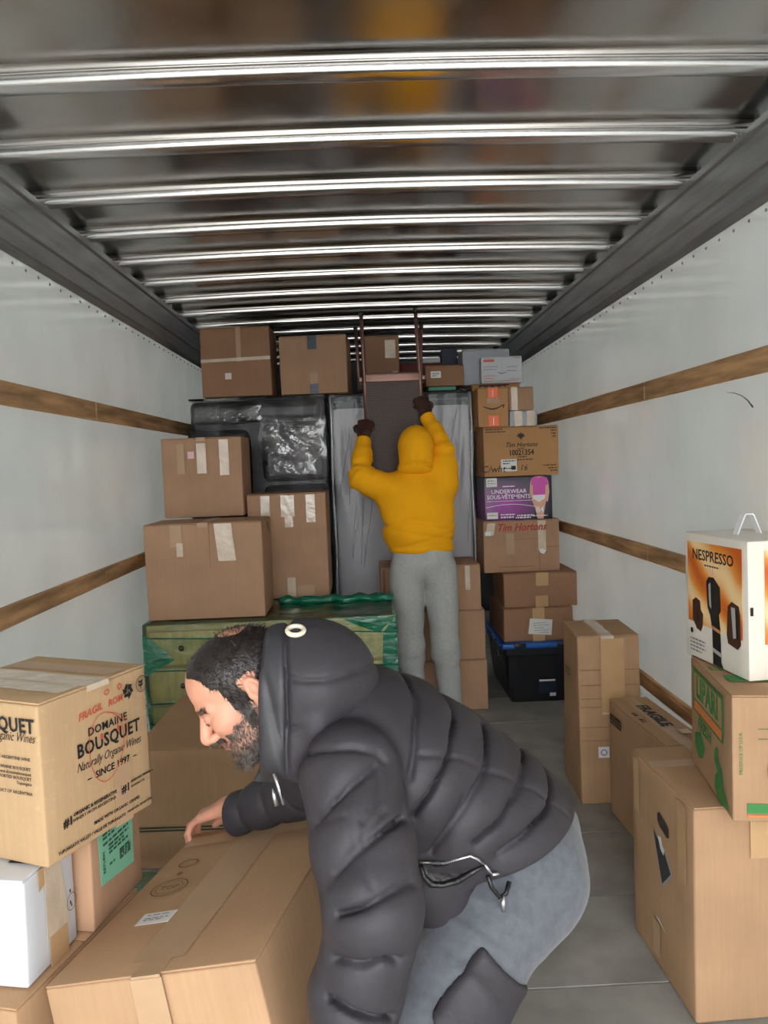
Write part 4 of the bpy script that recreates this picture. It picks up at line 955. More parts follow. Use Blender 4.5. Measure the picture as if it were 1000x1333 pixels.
# ---- head
HC = np.array((-.236, 1.43, 1.098)); HR = frame((-.82, -.16, -.555), (-.55, .02, .84)); HS = .90
def head_parts(h=.0026):
    P, lo, h = grid((-.115, -.15, -.165), (.115, .15, .15), h)
    A = np.abs(P[..., 0:1]); Q = np.concatenate([A, P[..., 1:]], -1)                  # mirrored left / right
    d = ell(P, (0, -.018, .038), (.077, .098, .087))
    d = smin(d, ell(P, (0, .030, .048), (.064, .060, .066)), .03)
    d = smin(d, ell(P, (0, .034, -.035), (.060, .056, .070)), .03)
    d = smin(d, cone(Q, (.054, -.008, -.060), (.018, .070, -.098), .022, .018), .03)
    d = smin(d, ell(P, (0, .076, -.100), (.022, .018, .019)), .02)
    d = smin(d, ell(P, (0, .030, -.085), (.042, .045, .024)), .03)
    d = smin(d, ell(Q, (.046, .056, -.018), (.024, .026, .020)), .025)                # cheek bones
    d = smax(d, -ell(Q, (.034, .103, .004), (.021, .017, .014)), .016)                # eye sockets
    d = smin(d, cone(Q, (.012, .086, .024), (.052, .066, .022), .011, .008), .012)    # brow ridge
    d = smin(d, ell(Q, (.033, .078, .003), (.0145, .0135, .0125)), .005)              # closed lids over the eyes
    d = smin(d, cone(Q, (.020, .0915, -.002), (.044, .080, -.003), .0018, .0015), .003)
    d = smin(d, cone(P, (0, .086, .018), (0, .112, -.026), .0085, .0125), .012)       # nose
    d = smin(d, ell(P, (0, .112, -.033), (.0135, .0125, .011)), .008)
    d = smin(d, ell(Q, (.0135, .099, -.036), (.0085, .012, .009)), .006)
    d = smax(d, -ell(Q, (.0075, .107, -.045), (.0042, .006, .005)), .003)
    d = smin(d, cone(Q, (0, .092, -.058), (.022, .082, -.061), .0075, .0045), .006)   # lips
    d = smin(d, cone(Q, (0, .090, -.070), (.020, .081, -.066), .0080, .0045), .006)
    d = smax(d, -cone(Q, (0, .101, -.0635), (.023, .088, -.0635), .0018, .0015), .003)
    d = smax(d, -ell(P, (0, .094, -.083), (.020, .008, .006)), .01)
    # ears: rim, bowl and lobe
    c, s = math.cos(.28), math.sin(.28); RE = np.array(((c, -s, 0), (s, c, 0), (0, 0, 1)))
    RE = RE@np.array(((1, 0, 0), (0, math.cos(.2), math.sin(.2)), (0, -math.sin(.2), math.cos(.2))))
    e = ell(Q, (.080, -.030, .000), (.012, .018, .030), RE); e = smax(e, -ell(Q, (.091, -.028, .005), (.010, .010, .018), RE), .006)
    e = smin(e, ell(Q, (.078, -.022, -.024), (.007, .008, .010)), .01); e = smin(e, ell(Q, (.080, -.016, -.006), (.005, .005, .007)), .005)
    d = smin(d, e, .006)
    d = smin(d, cone(P, (0, -.035, -.055), (0, -.075, -.17), .056, .062), .03)
    return d, lo, h
d, lo, h = head_parts()
HV, HF = nets(d, lo, h); HN = vnormals(HV, HF)
def to_head(V): return V@HR.T*HS+HC
# ---- hands
RH = frame((-.86, .22, -.36), (-.30, .22, .90))
far_hand = hand((-.412, 1.945, .652), np.stack([-RH[:, 0], RH[:, 1], RH[:, 2]], 1) if False else RH, -1, (.28, .50, .45), scale=1.0, spread=.12)
NH = frame((-.55, .45, -.55), (-.3, -.85, .4))
near_hand = hand((-.085, 1.19, .50), NH, 1, (.9, .9, .5), scale=1.)
# ---- limbs under the clothes (coarse, all one skin)
TORSO = [(-.105, 1.455, 1.045), (-.035, 1.48, .995), (.035, 1.50, .945), (.118, 1.53, .868), (.200, 1.56, .79), (.298, 1.59, .692)]
P, lo, h = grid((-.48, 1.0, -.02), (.50, 2.05, 1.18), .014)
LSH, LEL, LWR = (-.045, 1.30, .985), (-.012, 1.16, .835), (-.07, 1.165, .575)
RSH, REL, RWR = (-.085, 1.675, .94), (-.165, 1.80, .765), (-.345, 1.885, .670)
LHIP, LKN, LAN = (.262, 1.485, .70), (.022, 1.285, .46), (.20, 1.40, .085)
RHIP, RKN, RAN = (.262, 1.70, .70), (.06, 1.72, .46), (.22, 1.78, .085)
d = chain(P, [(*TORSO[0], .07, .07), (*TORSO[2], .15, .09), (*TORSO[4], .14, .09), (.30, 1.59, .69, .15, .10)], (0, -1, 0), .03)[0]
d = smin(d, cone(P, (-.17, 1.43, 1.05), TORSO[1], .05, .06), .03)
for a, b, c, r in ((LSH, LEL, LWR, .045), (RSH, REL, RWR, .045), (LHIP, LKN, LAN, .065), (RHIP, RKN, RAN, .065)):
    d = smin(d, cone(P, a, b, r, r*.8), .03); d = smin(d, cone(P, b, c, r*.78, r*.55), .02)
d = smin(d, cone(P, LWR, (-.085, 1.185, .53), .025, .022), .02); d = smin(d, cone(P, RWR, (-.375, 1.925, .668), .024, .021), .02)
core = nets(d, lo, h)
# ---- hair, beard, brows grown from the scalp
rs = np.random.default_rng(11)
x, y, z = HV.T; ax = np.abs(x)
def hairline(ax, y, z):
    """> 0 inside the hair"""
    front = .062-.018*np.clip(1-ax/.03, 0, 1)-.55*np.clip(ax-.03, 0, .03)+.30*np.clip(.105-z, 0, .1)*-1       # how far forward hair reaches
    m = np.minimum(front+.012-y, z-.045+.0*y)
    side = np.minimum(.028-y+.05*(z-.02), z+.012)                                                             # above and before the ear
    back = np.minimum(-.026-y, z+.075)
    burn = np.minimum(np.minimum(.022-y, y+.004), z+.06)
    return np.maximum(np.maximum(m, side), np.maximum(back, burn))
ear = (ax > .0735) & (y > -.054) & (y < -.008) & (z < .034) & (z > -.040)
hm = (hairline(ax, y, z) > 0) & ~ear & (z > -.08)
bald = ((x*.8)**2+(y+.052)**2+((z-.115)*.7)**2) < .030**2
beardline = -.016-.42*np.clip(y-.005, 0, .2)-z+.008*nz(HV, 170, 6)
bm = (beardline > 0) & (y > -.014)
stache = (np.abs(x) < .032) & (y > .076) & (z < -.043) & (z > -.0565)
lips = (np.abs(x) < .024) & (y > .082) & (z < -.0555) & (z > -.075)
cheek = (y > .072) & (z > -.058)
chin = (z < -.078) & (y > .02)
bm = ((bm & ~cheek) | stache | chin) & ~lips & ~ear & (z > -.128)
brow = (ax > .010) & (ax < .054) & (y > .066) & (z > .018) & (z < .029+.05*np.clip(ax-.02, 0, .02)) & (z > .016+.1*np.clip(ax-.03, -.02, .01))
STUB = mat('stubble_skin', S(166, 122, 104), .6, 0, .22, 120, .2, 260, dist=.001, detail=6)
SCALP = mat('hair_roots', S(52, 40, 36), .7, 0, .3, 150, .4, 300, dist=.0015, detail=6)
mid = np.zeros(len(HV), int); mid[lips & (z > -.074)] = 1; mid[bm] = 2; mid[hm & ~bald] = 3
def headmat(V, F):
    r = np.zeros(len(F), int); k = (F < len(HV)).all(1); r[k] = np.sort(mid[F[k]], 1)[:, 1]; return r
body, BV, BF = skin_mesh('body', [(local(to_head(HV)), HF), (local(core[0]), core[1]), (local(far_hand[0]), far_hand[1]), (local(near_hand[0]), near_hand[1])], [SKIN, LIP, STUB, SCALP], man, headmat)
def shell(mask, t):
    f = HF[mask[HF].all(1)]; used = np.unique(f); mp = -np.ones(len(HV), int); mp[used] = np.arange(len(used))
    cntE = np.zeros(len(HV)); np.add.at(cntE, HF[mask[HF].all(1)].ravel(), 1)
    k = np.clip(cntE[used]/4, 0, 1)**2
    return HV[used]+HN[used]*(t*k*(.55+.45*nz(HV[used], 260, 5)))[:, None], mp[f]
def grow(mask, n, length, wd, curl, flow, extra=None):
    ids = np.flatnonzero(mask); c = rs.choice(ids, n); r = HV[c]+rs.normal(0, .0009, (n, 3))
    return strands(r, HN[c], flow(HV[c]), length, wd, curl, rs)
def hflow(p):
    f = np.stack([p[:, 0]*2, -.35-.0*p[:, 1], -.35-6*np.clip(.06-p[:, 2], 0, .1)], 1); return f*.9
g1 = shell(hm & ~bald, .0016); g2 = grow(hm & ~bald, 13000, .016, .0007, .24, hflow); g3 = grow(hm & bald, 900, .014, .0006, .4, hflow)
VV = []; FF = []; b0 = 0
for V, F in (g1, g2, g3): VV.append(V); FF.append(F+b0); b0 += len(V)
ho, _, _ = skin_mesh('hair', [(local(to_head(np.concatenate(VV))), np.concatenate(FF))], HAIR, man)
bflow = lambda p: np.stack([p[:, 0]*1, .15+0*p[:, 0], -1+0*p[:, 0]], 1)*.8
g1 = shell(bm & (z < -.070) & (y > -.0), .0014); g2 = grow(bm, 9500, .0105, .0007, .35, bflow); g3 = grow((chin | stache) & ~lips, 3600, .013, .0008, .3, bflow)
VV = []; FF = []; b0 = 0
for V, F in (g2, g3): VV.append(V); FF.append(F+b0); b0 += len(V)
skin_mesh('beard', [(local(to_head(np.concatenate(VV))), np.concatenate(FF))], BEARD, man)
for s in (-1, 1):
    V, F = grow(brow & (x*s > 0), 700, .009, .0007, .12, lambda p: np.stack([np.sign(p[:, 0])*1.2, -.75+0*p[:, 0], .05+0*p[:, 0]], 1))
    skin_mesh('eyebrow', [(local(to_head(V)), F)], HAIR, man)
    lash = (x*s > .022) & (x*s < .046) & (y > .07) & (np.abs(z+.004) < .003)
    V, F = grow(lash, 50, .006, .0004, .1, lambda p: np.stack([np.sign(p[:, 0])*.4, 1+0*p[:, 0], -.5+0*p[:, 0]], 1))
    skin_mesh('eyelashes', [(local(to_head(V)), F)], HAIR, man)

# creases of the quilting on the near side: shallow depth, sharp depth, path
GROOVES = [(0.006,0.009,[(0.063,1.5599,1.1046),(0.0713,1.4608,1.0906),(0.0796,1.4117,1.0766),(0.0723,1.3513,1.0494),(0.0667,1.3174,1.0164),(0.0606,1.3046,0.9964),(0.0547,1.2958,0.9753)]),(0.007,0.01,[(0.1305,1.5934,1.0645),(0.1416,1.4957,1.0513),(0.1527,1.448,1.0381),(0.1392,1.3732,1.0216),(0.1299,1.3354,0.9955),(0.1085,1.3088,0.9731),(0.0888,1.2957,0.9462),(0.0731,1.2932,0.9281),(0.0577,1.2965,0.9075)]),(0.007,0.01,[(0.2196,1.5285,1.0035),(0.2079,1.4272,0.9787),(0.1962,1.3759,0.9539),(0.1703,1.3397,0.9321),(0.1474,1.3205,0.9046),(0.128,1.3149,0.8827),(0.1096,1.3185,0.8565),(0.0972,1.3254,0.8401),(0.0851,1.3375,0.8209)]),(0.007,0.01,[(0.316,1.6565,0.9233),(0.2959,1.5306,0.9213),(0.2758,1.4547,0.9193),(0.2625,1.4128,0.9062),(0.2383,1.3721,0.8918),(0.2176,1.3478,0.8717),(0.1906,1.3315,0.859),(0.1653,1.3248,0.8421)]),(0.007,0.01,[(0.3537,1.5786,0.8812),(0.336,1.4788,0.8676),(0.3183,1.429,0.854),(0.2856,1.3902,0.8459),(0.257,1.366,0.832),(0.2311,1.3523,0.8224),(0.2067,1.3443,0.8102)]),(0.0,0.0022,[(0.0652,1.3135,1.0112),(0.1013,1.3233,1.0036),(0.139,1.3423,0.9925),(0.1751,1.3664,0.9673),(0.2113,1.3822,0.9448),(0.2432,1.4013,0.9238),(0.277,1.4263,0.8999),(0.3025,1.4357,0.8795),(0.3291,1.4485,0.8573),(0.3438,1.4545,0.8409),(0.359,1.4617,0.8238)]),(0.005,0.006,[(-0.1409,1.3614,0.9986),(-0.1201,1.2917,1.0291),(-0.1047,1.2694,1.0419),(-0.0719,1.2472,1.0511),(-0.0408,1.2433,1.0537),(-0.0178,1.2435,1.0486),(0.0052,1.2515,1.0406),(0.0114,1.2513,1.0333),(0.0176,1.2522,1.0255)]),(0.007,0.01,[(-0.1051,1.2134,0.9465),(-0.0911,1.2018,0.9653),(-0.0778,1.1989,0.98),(-0.0598,1.1987,0.9945),(-0.042,1.2039,1.0068),(-0.0196,1.217,1.0179),(0.0034,1.2378,1.0264)]),(0.007,0.009,[(-0.073,1.1439,0.8985),(-0.0585,1.1405,0.9131),(-0.0442,1.1414,0.9254),(-0.0247,1.1453,0.9372),(-0.005,1.1541,0.9467),(0.0187,1.1731,0.9535),(0.0442,1.2172,0.9494)]),(0.007,0.009,[(-0.0697,1.1097,0.8556),(-0.0504,1.0987,0.8663),(-0.0317,1.094,0.8732),(-0.0107,1.0971,0.8822),(0.0106,1.1067,0.8877),(0.0286,1.1199,0.8887),(0.0474,1.1417,0.8852)]),(0.007,0.01,[(-0.0774,1.1132,0.7863),(-0.0535,1.0956,0.7897),(-0.0306,1.0894,0.7858),(-0.0143,1.0883,0.7904),(0.0019,1.0902,0.7931),(0.0232,1.1032,0.7823)]),(0.006,0.009,[(-0.0864,1.1065,0.7331),(-0.0686,1.0944,0.729),(-0.0515,1.0879,0.7212),(-0.0357,1.0866,0.716),(-0.0199,1.0892,0.7079),(-0.0026,1.0978,0.7024),(0.0152,1.1186,0.688)]),(0.003,0.003,[(-0.0465,1.143,0.9271),(-0.0279,1.1508,0.9457),(-0.0091,1.1647,0.9617),(0.001,1.1759,0.9686),(0.0114,1.191,0.974)]),(0.003,0.003,[(-0.0235,1.1666,0.9665),(-0.0108,1.1819,0.9791),(0.0023,1.203,0.9896),(0.0055,1.2163,0.9994),(0.0087,1.2287,1.0098)]),(0.0,0.0016,[(-0.1022,1.2069,0.9468),(-0.0746,1.183,0.9636),(-0.0487,1.1757,0.9727),(-0.0437,1.1606,0.9562),(-0.0389,1.148,0.939),(-0.0342,1.1388,0.925),(-0.0294,1.1281,0.9119),(-0.0208,1.1171,0.9028),(-0.0124,1.107,0.8935)]),(0.003,0.006,[(0.0986,1.324,0.843),(0.1181,1.3145,0.8749),(0.1385,1.3169,0.901),(0.1449,1.3203,0.9132),(0.1514,1.3256,0.9248)])]
JH = .0043
# ---- quilted jacket: trunk, both sleeves and front skirt in one skin
P, lo, h = grid((-.42, 1.00, .50), (.50, 1.99, 1.16), JH)
W_ = (nz(P, 18, 3)*.006+nz(P, 40, 4)*.0025).astype(np.float32)
rr_ = [(.12, .10), (.185, .125), (.205, .142), (.205, .150), (.20, .155), (.205, .158)]
d, T, cu = chain(P, [(*c, *r) for c, r in zip(TORSO, rr_)], (.10, -1, .06), .03)
S_ = np.array(TORSO[5])-np.array(TORSO[4]); S_ /= np.linalg.norm(S_)
Tt = T+W_*1.4+.10*np.clip(-cu, -.2, .2)*0
PK = nz(P, 130, 14)*.0016
seam = pillow(Tt, .078, .012, .24)
far = np.clip((P[..., 1]-1.56)/.06, 0, 1)
trunk = d-.010*(seam-.78)*far
pl = (P-np.array(TORSO[5], np.float32))@S_.astype(np.float32)
pl = P@np.array((.27, .0, -.963), np.float32)+.676
trunk = smax(trunk, pl, .012)
skirt, Ts, _ = chain(P, [(.075, 1.455, .80, .075), (.10, 1.43, .73, .07), (.115, 1.42, .69, .050)], None, .03)
trunk = smin(trunk, skirt-.006*(pillow(Ts+W_, .06, 0, .3)-.5), .035)
sl, T2, _ = chain(P, [(*LSH, .088), (-.028, 1.225, .905, .080), (*LEL, .074), (-.045, 1.16, .70, .068), (*LWR, .056)], None, .02)
seam = pillow(T2+W_*3.6+.34*(P[..., 0]+.03), .080, .02, .24)
sl = sl+nz(P, 45, 8)*.0022-.010*(seam-.78)*np.clip((.74-P[..., 2])/.06, 0, 1)*(P[..., 1] > LEL[1])
sl = smax(sl, (.555-P[..., 2]), .01)
sr, T3, _ = chain(P, [(*RSH, .085), (-.125, 1.75, .845, .075), (*REL, .064), (*RWR, .046)], None, .02)
sr = sr-.010*(pillow(T3+W_*2, .085, .02, .5)-.5)
cut = np.array((-.88, .41, -.24)); sr = smax(sr, (P-np.array(RWR, np.float32))@cut.astype(np.float32)-.008, .006)
d = smin(smin(trunk, sr, .03), sl, .016)
d = np.maximum(d, -(cone(P, (-.20, 1.43, 1.07), (-.11, 1.455, 1.04), .062, .045)))
axs = [lo[i]+h*np.arange(d.shape[i]) for i in range(3)]
def groove(d, pts, g1, g2, s1=.019, s2=.0044):
    R_ = []
    for a, b in zip(pts[:-1], pts[1:]):                      # resample and settle the path on the cloth
        for k in range(4): R_.append(np.array(a)+(np.array(b)-np.array(a))*k/4)
    R_.append(np.array(pts[-1])); pts = []
    for p in R_:
        for _ in range(3):
            i = np.clip(np.round((p-lo)/h).astype(int), 1, np.array(d.shape)-2); i0, j0, k0 = i
            gr = np.array((d0[i0+1, j0, k0]-d0[i0-1, j0, k0], d0[i0, j0+1, k0]-d0[i0, j0-1, k0], d0[i0, j0, k0+1]-d0[i0, j0, k0-1]))/(2*h)
            gr /= np.linalg.norm(gr)+1e-6; p = p-gr*(d0[i0, j0, k0]+np.dot(gr, p-(lo+h*i)))
        pts.append(p)
    dist = np.full(d.shape, 9, np.float32)
    for a, b in zip(pts[:-1], pts[1:]):
        sl_ = tuple(slice(max(0, np.searchsorted(axs[i], min(a[i], b[i])-.045)), np.searchsorted(axs[i], max(a[i], b[i])+.045)) for i in range(3))
        dist[sl_] = np.minimum(dist[sl_], cone(P[sl_], a, b, 0, 0))
    dt = dist**2-np.minimum(d0**2, .0009)                     # squared distance measured along the cloth
    dt = np.maximum(dt, 0)
    return d+g1*np.exp(-dt/s1**2)+g2*np.exp(-dt/s2**2)
d0 = d.copy()
for g1, g2, pts in GROOVES: d = groove(d, pts, g1*.95, g2*1.9)
V, F = relax(*nets(d, lo, h), 1, .2); jk, JV, JF = skin_mesh('jacket', [(local(V), F)], JACK, man)
# ---- hood, thrown half back: smooth face band and a quilted bag
P, lo, h = grid((-.32, 1.22, .90), (.06, 1.66, 1.28), .0044)
q = (P-HC.astype(np.float32))@HR.astype(np.float32)             # head coordinates
hd = ell(P, (-.146, 1.43, 1.095), (.098, .150, .125), frame((-1, -.05, -.12), (-.12, 0, 1)))
hd = smin(hd, ell(P, (-.098, 1.44, 1.116), (.080, .122, .088)), .04)
hd = smin(hd, cone(P, (-.160, 1.375, 1.01), (-.160, 1.49, 1.01), .050, .050), .05)
W_ = nz(P, 30, 5)*.003
yy = P[..., 0]+.200+W_          # distance behind the ear
front = -.198-P[..., 0]+.06*(P[..., 2]-1.1)+W_*.8
hd = hd-.007*(np.where(yy < .050, .75, 1.15)-.5)+.011*np.exp(-((yy-.050)/.0045)**2)+.005*np.exp(-((yy-.022+.25*(P[..., 2]-1.1))/.006)**2)+.006*(yy > .05)*(np.exp(-((P[..., 2]-1.140+W_*2)/.004)**2)+np.exp(-((P[..., 2]-1.062+W_*2)/.004)**2))
hd = smax(hd, front, .012)
hd = smax(hd, -(ell(P, tuple(HC+HR@np.array((0, .005, .02))), (.080, .101, .098), HR)), .010)
collar = cone(P, (-.155, 1.375, .985), (-.214, 1.375, .955), .030, .006)
collar = smin(collar, cone(P, (-.125, 1.36, .99), (-.10, 1.34, 1.06), .028, .03), .04)
collar = smin(collar, cone(P, (-.118, 1.40, .985), (-.14, 1.50, .975), .024, .028), .03)
hd = smin(hd, collar-W_, .018)
V, F = relax(*nets(hd, lo, h), 2)
hq = lambda V, F: (V[F].mean(1)[:, 0]+MO[0]+.200 < .049).astype(int)
hood_o, _, _ = skin_mesh('hood', [(local(V), F)], [JACK, JSMOOTH], man, hq)
# pocket with its open zip, zip pulls, cord end and eyelet
BLACKSATIN = mat('pocket_lining_black', S(22, 22, 25), .35, 0, .1, 20, .3, 60)
up = [(.0687, 1.350, .8041), (.090, 1.341, .8062), (.1098, 1.334, .8086), (.132, 1.328, .817), (.154, 1.3235, .8243), (.166, 1.328, .816), (.1774, 1.335, .8028)]
dn = [(.0687, 1.350, .8005), (.074, 1.345, .782), (.0865, 1.347, .7655), (.105, 1.345, .764), (.1326, 1.346, .770), (.155, 1.340, .786), (.1774, 1.336, .7992)]
V = [np.array(p) for p in up]+[(np.array(a)+np.array(b))/2+np.array((0, .012, 0)) for a, b in zip(up, dn)]+[np.array(p) for p in dn]
F = [(i+7*r, i+7*r+1, i+7*r+8, i+7*r+7) for r in (0, 1) for i in range(6)]
new_mesh('pocket', [local(v) for v in V], F, BLACKSATIN, man, True)
new_mesh('pocket_zip', *tube_geo([local(np.array(p)) for p in up], .0028, 6), ZIP, man, True)
new_mesh('pocket_edge', *tube_geo([local(np.array(p)+np.array((0, -.002, 0))) for p in dn], [.004, .005, .006, .005, .006, .005, .003], 8), BLACKSATIN, man, True)
new_mesh('zip_pull', *tube_geo([local(np.array(p)) for p in ((.180, 1.337, .801), (.187, 1.338, .790), (.193, 1.342, .780))], [.0022, .003, .002], 6), ZIP, man, True)
new_mesh('zip_pull', *tube_geo([local(np.array(p)) for p in ((.193, 1.341, .780), (.205, 1.345, .779))], .0035, 6), ZIP, man, True)
new_mesh('cord', *tube_geo([local(np.array(p)) for p in ((.186, 1.345, .776), (.192, 1.345, .755), (.206, 1.348, .735), (.218, 1.352, .738), (.226, 1.36, .756))], .004, 8), BLACKSATIN, man, True)
new_mesh('zip_pull', *tube_geo([local(np.array(p)) for p in ((.213, 1.345, .738), (.211, 1.342, .728), (.211, 1.342, .712))], [.002, .0045, .004], 6), ZIP, man, True)
ec = np.array((-.1334, 1.3826, 1.2135)); en = np.array((.05, -.35, .93)); en /= np.linalg.norm(en); eu = np.cross(en, (0, 1, 0)); eu /= np.linalg.norm(eu); ev = np.cross(en, eu)
new_mesh('eyelet', *tube_geo([local(ec+en*.003+.0145*(math.cos(t)*eu+math.sin(t)*ev)) for t in np.linspace(0, 2*math.pi, 21)], .0045, 8, False), mat('cream_plastic', S(226, 218, 196), .35), man, True)
new_mesh('zip', *tube_geo([local(np.array(p)) for p in ((-.175, 1.322, .985), (-.168, 1.318, .965), (-.160, 1.312, .935))], [.003, .0035, .003], 6), ZIP, man, True)
new_mesh('zip_pull', *tube_geo([local(np.array(p)) for p in ((-.178, 1.320, .960), (-.176, 1.318, .950), (-.172, 1.316, .932))], [.0015, .004, .0045], 6), ZIP, man, True)
# ---- sweatpants
def pants(P):
    W_ = nz(P, 22, 9)*.0045+nz(P, 55, 10)*.0018
    lg = smin(cone(P, LHIP, LKN, .112, .088), cone(P, LKN, LAN, .086, .060), .05)
    rg = smin(cone(P, RHIP, RKN, .110, .088), cone(P, RKN, RAN, .086, .060), .05)
    pv = ell(P, (.262, 1.59, .682), (.112, .175, .125), frame((-.5, 0, -.6), (-.6, 0, .8)))
    pv = smin(pv, ell(P, (.303, 1.50, .69), (.090, .105, .115)), .05); pv = smin(pv, ell(P, (.303, 1.68, .69), (.090, .105, .115)), .05)
    d = smin(smin(lg, rg, .03), pv, .06)
    fold = np.maximum(0, np.sin(70*((P-np.array((.15, 1.4, .6), np.float32))@np.array((.75, .1, .62), np.float32))+4*nz(P, 14, 12)))**3
    near_hip = np.exp(-(((P-np.array((.17, 1.38, .665), np.float32))**2).sum(-1))/.085**2)
    return smax(d+W_-.013*fold*near_hip, .095-P[..., 2], .012)
P, lo, h = grid((-.10, 1.14, .04), (.52, 1.94, .95), .0075)
V, F = relax(*nets(pants(P), lo, h), 1); skin_mesh('sweatpants', [(local(V), F)], SWEAT, man)
# black zipped pocket panel over the near thigh
e1 = np.array((.83, .0, .55), np.float32); e2 = np.array((.52, .25, -.82), np.float32); e2 /= np.linalg.norm(e2); e3 = np.cross(e1, e2)
c0 = np.array((.150, 1.335, .585), np.float32)
P, lo, h = grid((-.02, 1.15, .42), (.30, 1.45, .72), .0042); q = P-c0
bx = np.maximum(np.abs(q@e1)-.070-.12*(q@e2), np.abs(q@e2)-.062)
d3 = np.maximum(smax(np.abs(pants(P)-.006)-.0075, bx, .006), P[..., 1]-1.40)
V, F = relax(*nets(d3, lo, h), 2); tp, _, _ = skin_mesh('thigh_pocket', [(local(V), F)], JACK, man)
# shoes
SHOE = mat('black_shoe', S(34, 34, 36), .5); SOLE = mat('white_sole', S(200, 200, 198), .6)
for c in (LAN, RAN):
    P, lo, h = grid((c[0]-.25, c[1]-.09, -.01), (c[0]+.12, c[1]+.09, .16), .008)
    d = smin(ell(P, (c[0]-.10, c[1], .045), (.14, .050, .045)), cone(P, (c[0], c[1], .06), (c[0]+.01, c[1], .11), .055, .05), .04); d = np.maximum(d, .022-P[..., 2])
    V, F = nets(d, lo, h); so_, _, _ = skin_mesh('shoe', [(local(V), F)], SHOE, man)
    d = np.maximum(ell(P, (c[0]-.085, c[1], .02), (.165, .056, .06)), np.maximum(P[..., 2]-.026, .001-P[..., 2]))
    V, F = nets(d, lo, h); skin_mesh('sole', [(V*0+local(V), F)], SOLE, so_)
# ================================================================== the man in yellow, arms up under the chair
YEL = mat('yellow_fleece', S(244, 172, 20), .85, 0, .05, 8, .3, 180, spec=.2, dist=.002, detail=6)
SKIND = mat('skin_dark', S(74, 46, 38), .5, 0, .1, 40)
GSW = mat('light_grey_sweatpants', S(172, 174, 172), .9, 0, .07, 60, .3, 240, spec=.2, dist=.002, detail=6)
m2 = empty('person', (.30, 4.40, 0), 0, 'man seen from behind in a yellow hoodie and grey sweatpants, holding up a chair', 'person')
MO = np.array((.30, 4.40, 0))
LS, LE, LW = (.125, 4.38, 1.375), (-.022, 4.355, 1.435), (-.002, 4.485, 1.655)
RS, RE_, RW = (.425, 4.38, 1.395), (.437, 4.42, 1.565), (.352, 4.515, 1.775)
# skin: head inside the hood, arms, hands round the chair legs
P, lo, h = grid((-.16, 4.20, .02), (.62, 4.72, 1.92), .016)
d = smin(ell(P, (.283, 4.40, 1.60), (.072, .085, .105)), cone(P, (.28, 4.40, 1.40), (.283, 4.40, 1.55), .055, .05), .03)
for a, b, c in ((LS, LE, LW), (RS, RE_, RW)): d = smin(smin(d, cone(P, a, b, .045, .04), .03), cone(P, b, c, .038, .028), .02)
d = smin(d, chain(P, [(.295, 4.39, .92, .13, .08), (.275, 4.39, 1.25, .14, .09), (.28, 4.40, 1.40, .14, .07)], (1, 0, 0), .03)[0], .03)
for s, x0, x1, x2 in ((0, .215, .212, .222), (1, .385, .408, .432)): d = smin(d, smin(cone(P, (x0, 4.39, .86), (x1, 4.37, .45), .07, .055), cone(P, (x1, 4.37, .45), (x2, 4.42, .09), .055, .04), .02), .03)
core = nets(d, lo, h)
HL = frame((.15, .62, .77), (-.2, -.75, .65)); HRr = frame((-.2, .62, .77), (.2, -.75, .65))
h1 = hand((.008, 4.550, 1.722), HL, 1, (1.15, 1.1, .7), h=.0042, scale=1.18); h2 = hand((.342, 4.560, 1.842), HRr, -1, (1.15, 1.1, .7), h=.0042, scale=1.18)
skin_mesh('body', [(local(core[0]), core[1]), (local(h1[0]), h1[1]), (local(h2[0]), h2[1])], SKIND, m2)
# hoodie
P, lo, h = grid((-.14, 4.16, .93), (.58, 4.64, 1.86), .0075)
W_ = nz(P, 15, 21)*.007+nz(P, 36, 22)*.0048
tr, T, _ = chain(P, [(.295, 4.385, 1.035, .172, .125), (.288, 4.38, 1.13, .185, .132), (.272, 4.38, 1.27, .192, .128), (.274, 4.39, 1.365, .185, .11), (.282, 4.395, 1.45, .10, .09)], (1, 0, 0), .05)
zf = P[..., 2]-1.16+.25*(P[..., 0]-.29)*0
fold = np.exp(-((P[..., 2]-1.17-.10*np.abs(P[..., 0]-.30)+.02*np.sin(P[..., 0]*18))/.010)**2)+.7*np.exp(-((P[..., 2]-1.115+.22*(P[..., 0]-.30))/.012)**2)+.6*np.exp(-((P[..., 2]-1.08-.25*(P[..., 0]-.30))/.010)**2)
tr = tr+W_*1.3+.011*fold
tr = smax(tr, 1.012-P[..., 2]-.03*(P[..., 0]-.3), .01)
tr = tr-.006*np.exp(-((P[..., 2]-1.03)/.018)**2)                       # ribbed hem
al, Ta, _ = chain(P, [(*LS, .085), (.04, 4.365, 1.405, .078), (*LE, .066), (-.014, 4.42, 1.55, .054), (*LW, .041)], None, .03)
ar, Tb, _ = chain(P, [(*RS, .085), (.435, 4.40, 1.48, .074), (*RE_, .062), (.398, 4.465, 1.67, .053), (*RW, .041)], None, .03)
al = al+.0045*np.sin(Ta*95+3*nz(P, 20, 31))*np.exp(-((Ta-.20)/.11)**2)+W_*.6; ar = ar+.0045*np.sin(Tb*95+3*nz(P, 20, 32))*np.exp(-((Tb-.22)/.11)**2)+W_*.6
def cuff(d, a, b):
    s = np.array(b)-np.array(a); s = (s/np.linalg.norm(s)).astype(np.float32); return smax(d, (P-np.array(b, np.float32))@s+.004, .008)
al = cuff(al, (-.014, 4.42, 1.55), LW); ar = cuff(ar, (.398, 4.465, 1.67), RW)
d = smin(tr, smin(al, ar, .01), .06)
V, F = relax(*nets(d, lo, h), 1); skin_mesh('hoodie', [(local(V), F)], YEL, m2)
P, lo, h = grid((.14, 4.20, 1.36), (.42, 4.56, 1.76), .006)
